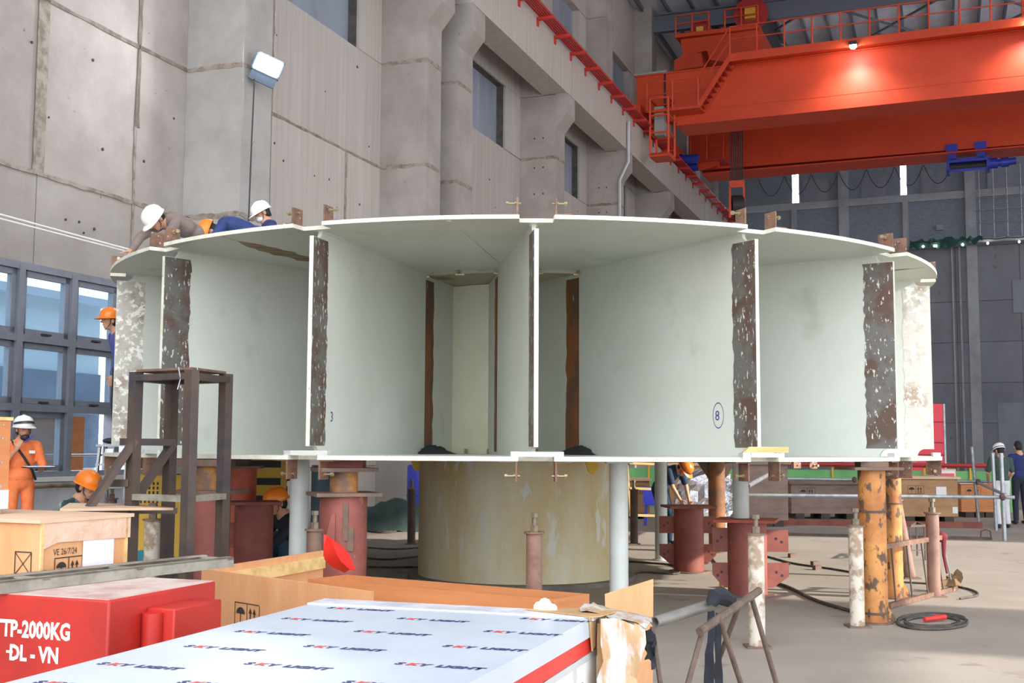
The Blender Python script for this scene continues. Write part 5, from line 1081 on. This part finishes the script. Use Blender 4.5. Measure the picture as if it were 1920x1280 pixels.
def hand(mb, w, d, pn, curl=.5, thumb=1):
    d = Vector(d).normalized(); pn = Vector(pn); pn = (pn - d * pn.dot(d)).normalized(); sx = d.cross(pn)
    mb.ell(w + d * .05, .04, .017, .05, 10, 7, (sx, pn, d)); mb.cap(w, w + d * .03, .026, .028, 8)
    for i, (o, L) in enumerate(((-.03, .062), (-.01, .074), (.01, .07), (.029, .054))):
        k = w + d * .09 + sx * o; m1 = k + (d * math.cos(curl) + pn * math.sin(curl)) * L * .55; m2 = m1 + (d * math.cos(curl * 2.1) + pn * math.sin(curl * 2.1)) * L * .5
        mb.cap(k, m1, .0095, .009, 7); mb.cap(m1, m2, .009, .0078, 7)
    k = w + d * .035 + sx * .034 * thumb; m1 = k + (d * .7 + sx * thumb * .6 + pn * .35).normalized() * .042; m2 = m1 + (d * .85 + pn * .5).normalized() * .032
    mb.cap(k, m1, .012, .011, 7); mb.cap(m1, m2, .011, .009, 7)
def person(label, loc, rotz, P, shirt, trousers, shoe=(40, 40, 44), helmet=None, scale=1.0, sleeve=1.0, extras=None, hair=True, vox=.009, group=None, hat_strap=None, mask=None, glasses=False):
    J = dict(STAND); J.update(P); t = thing('person', label, 'person', loc, rotz, group); t.scale = (scale,) * 3
    hf, hu = J['hf'].normalized(), J['hu'].normalized(); hr = hf.cross(hu).normalized(); hu = hr.cross(hf).normalized(); H_ = J['hed']; hx = lambda a, b, c: H_ + hr * a + hf * b + hu * c
    b = MB(); ax = (hr, hf, hu)
    b.ell(hx(0, -.005, .03), .076, .096, .1, 16, 10, ax); b.ell(hx(0, .02, -.045), .058, .07, .075, 14, 9, ax); b.ell(hx(0, .055, -.085), .03, .028, .03, 10, 7, ax)
    b.cap(hx(0, .09, .012), hx(0, .112, -.02), .011, .017, 8); b.cap(hx(-.018, .085, -.055), hx(.018, .085, -.055), .011, .011, 8)
    for s in (-1, 1): b.ell(hx(s * .08, -.01, -.01), .012, .022, .034, 8, 6, ax); b.ell(hx(s * .032, .072, .035), .024, .018, .012, 8, 6, ax); b.ell(hx(s * .035, .06, -.02), .025, .025, .025, 8, 6, ax)
    b.cap(J['nek'], hx(0, -.015, -.07), .056, .05, 12); b.cap(J['nek'], J['che'], .08, .1, 10); b.cap(J['che'], J['wai'], .11, .1, 10); b.cap(J['wai'], J['pel'], .1, .1, 10)
    for s, S in ((1, 'R'), (-1, 'L')):
        b.cap(J['che'] * .3 + J['nek'] * .7, J['sh' + S], .05, .045, 8); b.cap(J['sh' + S], J['el' + S], .045, .038, 10); b.cap(J['el' + S], J['wr' + S], .038, .026, 10)
        d = J['hd' + S] or (J['wr' + S] - J['el' + S], V(-s, .2, 0)); c = d[2] if len(d) > 2 else .45
        hand(b, J['wr' + S], d[0], d[1], c, s if (Vector(d[1]).x * s <= 0) else s)
        b.cap(J['pel'], J['hi' + S], .08, .075, 8); b.cap(J['hi' + S], J['kn' + S], .07, .05, 10); b.cap(J['kn' + S], J['an' + S], .048, .036, 10)
    FUSE_JOBS.append((b, vox, 3, 'body', SKIN, t, None))
    # shirt
    sx = (J['shR'] - J['shL']).normalized(); sp = (J['nek'] - J['pel']).normalized(); sy = sp.cross(sx).normalized(); sx = sy.cross(sp); A = (sx, sy, sp); m = MB()
    m.ell(J['che'], .175, .12, .2, 16, 10, A); m.ell((J['che'] + J['wai']) / 2, .165, .118, .17, 16, 10, A); m.ell(J['wai'] * .5 + J['pel'] * .5, .168, .122, .15, 16, 10, A); m.ell(J['nek'] * .85 + J['che'] * .15, .09, .075, .055, 12, 8, A)
    for S in 'RL':
        m.cap(J['nek'] * .75 + J['che'] * .25, J['sh' + S], .062, .064, 10); m.cap(J['sh' + S], J['sh' + S].lerp(J['el' + S], min(1, sleeve * 1.0) if sleeve < 1 else 1), .066, .056, 10)
        if sleeve >= 1: m.cap(J['el' + S], J['el' + S].lerp(J['wr' + S], .9 if sleeve <= 1 else .45), .055, .044, 10)
    FUSE_JOBS.append((m, .013, 3, 'jacket', shirt, t, None))
    m = MB(); m.ell(J['pel'], .163, .118, .12, 14, 9, A)
    for S in 'RL': m.cap(J['pel'].lerp(J['hi' + S], .8), J['hi' + S], .09, .092, 10); m.cap(J['hi' + S], J['kn' + S], .09, .066, 12); m.cap(J['kn' + S], J['kn' + S].lerp(J['an' + S], .94), .064, .055, 12)
    FUSE_JOBS.append((m, .014, 3, 'trousers', trousers, t, None))
    sm_ = mat('shoe_%d_%d_%d' % shoe, shoe, .6)
    for S in 'RL':
        d = Vector(J['toe' + S]).normalized(); q = J['an' + S]; z = V(0, 0, 1) - d * d.z; z.normalize(); x = d.cross(z); m = MB(); c = q - z * .045 + d * .06
        m.ell(c, .045, .13, .04, 12, 8, (x, d, z)); m.cap(q, q - z * .03, .045, .048, 8); FUSE_JOBS.append((m, .012, 2, 'shoe', sm_, t, None))
    # face and head gear
    for s in (-1, 1): part('eye', MB().ell(hx(s * .031, .084, .016), .013, .006, .007, 8, 6, ax), mat('eye_dark', (30, 24, 22), .3), t, False)
    part('mouth', MB().ell(hx(0, .093, -.055), .022, .006, .005, 8, 5, ax), mat('lips', (168, 96, 84), .6), t, False)
    if hair: FUSE_JOBS.append((MB().ell(hx(0, -.03, .035), .083, .092, .1, 14, 9, ax).ell(hx(0, -.05, -.02), .078, .065, .07, 12, 8, ax), .011, 2, 'hair', HAIR, t, None))
    if helmet:
        hm = MB(); prof = [(.125, -.002), (.128, .02), (.122, .06), (.104, .098), (.07, .124), (.03, .136), (0, .138)]; n = 24; vs = []
        o = hx(0, 0, .035)
        for i in range(n):
            a = 2 * PI * i / n
            for r, z in prof: vs.append(o + hr * r * math.cos(a) * .92 + hf * r * math.sin(a) * 1.12 + hu * z)
        mm = len(prof); fs = [(i * mm + k, ((i + 1) % n) * mm + k, ((i + 1) % n) * mm + k + 1, i * mm + k + 1) for i in range(n) for k in range(mm - 1)]
        hm.add(vs, fs)
        he = part('helmet', hm, helmet, t, False)
        br = MB(); vs = []
        for i in range(n):
            a = 2 * PI * i / n; ext = .012 + (.05 * max(0, math.sin(a)) ** 2); r0, r1 = .124, .124 + ext
            for r, z in ((r0, .006), (r1, -.006 - .012 * max(0, math.sin(a))), (r1, -.012 - .012 * max(0, math.sin(a))), (r0 - .004, -.004)): vs.append(o + hr * r * math.cos(a) * .92 + hf * r * math.sin(a) * 1.12 + hu * z)
        br.add(vs, [(i * 4 + k, ((i + 1) % n) * 4 + k, ((i + 1) % n) * 4 + (k + 1) % 4, i * 4 + (k + 1) % 4) for i in range(n) for k in range(4)]); part('brim', br, helmet, he, False)
        part('ridge', MB().tube([o + hf * .128 * math.cos(a) + hu * (.142 * math.sin(a) - .002) for a in [PI * (.12 + .76 * i / 8) for i in range(9)]], .008, 6), helmet, he, False)
        if hat_strap: part('band', MB().tube([o + hr * .127 * .92 * math.cos(a) + hf * .129 * 1.12 * math.sin(a) + hu * .022 for a in [2 * PI * i / 20 for i in range(20)]], .009, 6, True), hat_strap, he, False)
        part('chin_strap', MB().tube([hx(-.082, .02, .03), hx(-.075, .03, -.05), hx(0, .06, -.122), hx(.075, .03, -.05), hx(.082, .02, .03)], .005, 5), BLK, he, False)
    if mask:
        FUSE_JOBS.append((MB().ell(hx(0, .055, mask[1]), .056, .062, .045, 12, 8, ax), .011, 1, 'face_mask', mask[0], t, None))
    if glasses:
        g = MB()
        for s in (-1, 1): g.tube([hx(s * .034 + .026 * math.cos(a), .104, .016 + .019 * math.sin(a)) for a in [2 * PI * i / 12 for i in range(12)]], .0025, 5, True); g.tube([hx(s * .06, .102, .018), hx(s * .082, .0, .018)], .0025, 5)
        g.tube([hx(-.009, .106, .02), hx(.009, .106, .02)], .0025, 5); part('glasses', g, BLK, t, False)
    if extras: extras(t, hx, J)
    return t
def yaw(fx, fy): return math.atan2(-fx, fy)
HW = mat('helmet_white', (238, 232, 226), .35); HO = mat('helmet_orange', (240, 128, 32), .35); OJ = mat('coverall_orange', (246, 134, 78), .75, c2=(236, 116, 62), scale=8, bump=.3, bscale=9)
CAMO = mat('camouflage', (70, 104, 104), .85, c2=(46, 66, 62), scale=9, lo=.47, hi=.53, c3=(150, 176, 176), scale3=11, lo3=.6, hi3=.63); GREY = mat('shirt_taupe', (132, 116, 110), .85, c2=(120, 104, 100), scale=6, bump=.35, bscale=8); JEAN = mat('jeans_pale', (150, 166, 190), .85, c2=(134, 150, 176), scale=8)
NAVY = mat('workwear_navy', (38, 50, 98), .8, c2=(46, 62, 116), scale=6, bump=.2, bscale=9); NAVYD = mat('workwear_dark', (36, 40, 56), .85); TEE = mat('tshirt_green', (62, 78, 74), .85, c2=(54, 70, 66), scale=6); PALE = mat('trousers_pale', (206, 204, 208), .8); OLIV = mat('jacket_olive', (74, 72, 58), .85, c2=(62, 60, 50), scale=6)
# 1 man in orange with a notebook, on a low platform by the window
q = at(40, 840, 14.6); bz = .2
solo('timber_platform', MB().box(q.x - .6, q.x + .3, q.y - .4, q.y + .4, 0, bz - .002), WOOD, 'low timber platform under the man in orange', 'platform', (q.x, q.y, 0))
def ex1(t, hx, J):
    part('shoulder_strap', MB().tube([V(.13, .0, 1.46), V(.1, .1, 1.4), V(0, .14, 1.25), V(-.1, .13, 1.1), V(-.17, .05, .98)], .016, 6), BLK, t, False)
    part('goggles', MB().tube([hx(.115 * math.cos(a), .15 * math.sin(a), .07 + .02 * math.sin(a)) for a in [PI * i / 10 for i in range(11)]], .016, 7), mat('goggle_dark', (60, 50, 56), .3), t, False)
    part('name_patch', MB().obox(V(-.09, .135, 1.32), (1, 0, 0), (0, 1, 0), (0, 0, 1), .035, .008, .018), MATS['label_white'], t, False)
person('standing man in orange coveralls and white helmet holding a notebook', (q.x, q.y, bz), yaw(.62, -.78), dict(hed=V(.0, .05, 1.6), hf=V(-.15, 1, -.02), elR=V(.25, .1, 1.16), wrR=V(.12, .23, 1.35), hdR=(V(-.35, .1, 1), V(-.4, -.9, 0), .7), elL=V(-.25, .06, 1.14), wrL=V(-.16, .28, 1.1), hdL=(V(.3, 1, .05), V(0, 0, 1), .25)), OJ, OJ, helmet=HW, scale=1.0, sleeve=1.6, extras=ex1, mask=(BLK, -.1), glasses=True)
th_ = yaw(.62, -.78); ml = lambda a, b, c: V(q.x + a * math.cos(th_) - b * math.sin(th_), q.y + a * math.sin(th_) + b * math.cos(th_), bz + c)
nb = thing('notebook', 'open dark covered notebook held by the man in orange', 'notebook', ml(-.1, .38, 1.12)); ux = (ml(1, 0, 0) - ml(0, 0, 0)); uy = (ml(0, 1, 0) - ml(0, 0, 0))
part('cover', MB().obox(ml(-.1, .39, 1.135), ux, uy, (0, 0, 1), .17, .11, .006), BLK, nb); part('pages', MB().obox(ml(-.1, .39, 1.147), ux, uy, (0, 0, 1), .16, .1, .005), MATS['paper_white'], nb)
solo('pen', MB().cyl(ml(.04, .26, 1.44), ml(-.05, .3, 1.52), .007, n=8), mat('pen_blue', (60, 60, 190), .4), 'blue pen held at the chin by the man in orange', 'pen', ml(.04, .26, 1.44))
# 2 crouching worker in camouflage
SIT = dict(pel=V(0, -.1, .34), wai=V(0, -.03, .47), che=V(0, .09, .65), nek=V(0, .17, .79), hed=V(0, .25, .92), hf=V(0, .95, -.3), hu=V(0, .3, .95), shR=V(.18, .14, .73), elR=V(.22, .33, .55), wrR=V(.14, .5, .42), shL=V(-.18, .14, .73), elL=V(-.22, .33, .55), wrL=V(-.14, .5, .42),
           hiR=V(.1, -.08, .32), knR=V(.17, .28, .5), anR=V(.14, .12, .09), hiL=V(-.1, -.08, .32), knL=V(-.17, .28, .5), anL=V(-.14, .12, .09))
q = at(126, 840, 14.4); person('crouching worker in camouflage shirt and orange helmet below the window', (q.x, q.y, 0.0), yaw(.96, -.28), SIT, CAMO, CAMO, helmet=HO, scale=1.2)
# 3 men on the upper disc
def ring_pos(px, d): q = at(px, 430, d); return V(q.x, q.y, ZT1)
BEND = dict(pel=V(0, -.22, .33), wai=V(0, -.08, .40), che=V(0, .12, .45), nek=V(0, .27, .46), hed=V(0, .38, .46), hf=V(0, .6, -.8), hu=V(0, .8, .6), shR=V(.18, .23, .43), elR=V(.24, .42, .28), wrR=V(.2, .55, .1), shL=V(-.18, .23, .43), elL=V(-.24, .36, .26), wrL=V(-.2, .44, .1), hdR=(V(0, 1, -.3), V(0, -.3, -1), .05), hdL=(V(0, 1, -.3), V(0, -.3, -1), .05),
            hiR=V(.1, -.24, .3), knR=V(.14, .04, .08), anR=V(.13, -.38, .1), hiL=V(-.1, -.24, .3), knL=V(-.14, .04, .08), anL=V(-.13, -.38, .1), toeR=V(0, -1, 0), toeL=V(0, -1, 0))
person('kneeling worker in taupe shirt and white helmet bent over the left disc rim', ring_pos(346, 12.6), yaw(-.66, -.75), BEND, GREY, JEAN, helmet=HW, scale=.93,
       extras=lambda t, hx, J: part('back_print', MB().ell(V(.03, -.0, .545), .07, .07, .012, 14, 6), mat('print_dark', (66, 58, 56), .8), t, False))
LOW = dict(BEND); LOW.update(hed=V(0, .36, .38), nek=V(0, .25, .43), hf=V(0, .3, -.95), hu=V(0, .95, .3), che=V(0, .1, .46), wrR=V(.22, .46, .1), wrL=V(-.22, .44, .1), elR=V(.25, .34, .22), elL=V(-.25, .34, .22))
person('worker in navy with orange helmet bent low over the disc', ring_pos(456, 12.8), yaw(-.97, -.2), LOW, NAVY, NAVY, helmet=HO, scale=.95)
KNE = dict(pel=V(0, -.1, .42), wai=V(0, -.05, .55), che=V(0, .04, .72), nek=V(0, .1, .86), hed=V(0, .17, .98), hf=V(0, .85, -.5), hu=V(0, .5, .85), shR=V(.18, .07, .8), elR=V(.23, .2, .56), wrR=V(.15, .4, .42), shL=V(-.18, .07, .8), elL=V(-.23, .2, .56), wrL=V(-.15, .4, .42),
           hiR=V(.1, -.1, .4), knR=V(.13, .15, .08), anR=V(.12, -.3, .1), hiL=V(-.1, -.1, .4), knL=V(-.13, .15, .08), anL=V(-.12, -.3, .1), toeR=V(0, -1, 0), toeL=V(0, -1, 0))
person('masked worker in blue with white helmet looking down on the disc', ring_pos(514, 14.2), yaw(-.9, -.42), KNE, NAVY, NAVYD, helmet=HW, scale=.88, mask=(mat('mask_white', (226, 226, 236), .8), -.055), glasses=True)
# 4 worker on a ladder behind the left rotor rim
q = at(222, 640, 15.3); zf = 1.62
person('worker with orange helmet on a ladder behind the left rotor rim', (q.x + .06, q.y, zf), yaw(-.8, -.6), dict(nek=V(0, .08, 1.44), hed=V(0, .17, 1.57), che=V(0, .04, 1.29), shR=V(.18, .07, 1.38), shL=V(-.18, .07, 1.38)), mat('workwear_violet', (84, 84, 150), .85), NAVYD, helmet=HO, scale=1.02, hat_strap=None)
ldr = thing('step_ladder', 'aluminium ladder standing behind the left rotor rim', 'ladder', (q.x, q.y, 0))
for dx in (-.2, .24): part('stile', MB().bar(V(q.x + dx, q.y - .35, 0), V(q.x + dx * .8, q.y - .08, zf), .06, .03), GALV, ldr); part('stile', MB().bar(V(q.x + dx, q.y + .5, 0), V(q.x + dx * .8, q.y + .12, zf), .06, .03), GALV, ldr)
for i in range(5): f = (i + .7) / 5.6; part('rung', MB().bar(V(q.x - .19, q.y - .35 + .27 * f, zf * f), V(q.x + .22, q.y - .35 + .27 * f, zf * f), .07, .025), GALV, ldr)
part('platform', MB().box(q.x - .2, q.x + .26, q.y - .14, q.y + .2, zf - .03, zf - .002), GALV, ldr)
# 5 workers in the shade under the left of the rotor
q = at(519, 900, 19.2); person('standing man in olive jacket whose head is hidden behind the rotor disc', (q.x, q.y, 0), yaw(.2, -.98), dict(elR=V(.27, .04, 1.13), wrR=V(.06, .2, 1.02), elL=V(-.27, .04, 1.13), wrL=V(-.06, .22, 1.05), hed=V(0, .03, 1.6)), OLIV, NAVYD)
q = at(560, 900, 13.5); person('crouching worker with orange helmet behind the left grey pipe', (q.x, q.y, 0), yaw(-.8, -.6), SIT, NAVYD, mat('trousers_teal', (34, 66, 88), .85), helmet=HO, scale=1.05)
# 6 worker bending beside the grey pipe at the right
q = at(1247, 900, 19.6); person('bending worker in dark blue with orange helmet beside the silver foil', (q.x, q.y, 0), yaw(.75, -.66), dict(pel=V(0, -.12, .93), wai=V(0, -.04, 1.06), che=V(0, .12, 1.18), nek=V(0, .25, 1.26), hed=V(0, .37, 1.27), hf=V(0, .6, -.8), hu=V(0, .8, .6), shR=V(.18, .2, 1.22), elR=V(.23, .3, .98), wrR=V(.2, .42, .78), shL=V(-.18, .2, 1.22), elL=V(-.23, .26, .98), wrL=V(-.22, .32, .76), hiR=V(.09, -.1, .9), hiL=V(-.09, -.1, .9)), mat('workwear_teal', (26, 52, 78), .85), mat('workwear_teal2', (24, 46, 72), .85), helmet=HO, sleeve=.75, hat_strap=BLK)
# 7 two men walking away at the right
q = fl(1880, 990); person('man seen from behind in green t-shirt, pale trousers and white helmet', (q.x, q.y, 0), yaw(.12, .99), dict(hf=V(-.3, .8, -.35), hu=V(0, .3, 1), hed=V(0, .06, 1.58), knR=V(.1, .06, .5), anR=V(.12, .02, .09), knL=V(-.1, 0, .5), anL=V(-.1, -.12, .09), elR=V(.25, .06, 1.13), wrR=V(.2, .22, .98), elL=V(-.25, .06, 1.13), wrL=V(-.2, .22, .98)), TEE, PALE, helmet=HW, sleeve=.8, hat_strap=mat('blue_band', (40, 60, 140), .6))
q = fl(1910, 983); person('bareheaded man in navy shirt walking beside the man in green', (q.x + .06, q.y, 0), yaw(-.1, .99), dict(hf=V(.2, .9, -.3), hu=V(0, .3, 1)), mat('shirt_navy', (34, 44, 96), .85), NAVYD, scale=1.04, sleeve=.85)
run_jobs()
for o in bpy.data.objects:
    if '_o' in o: del o['_o']
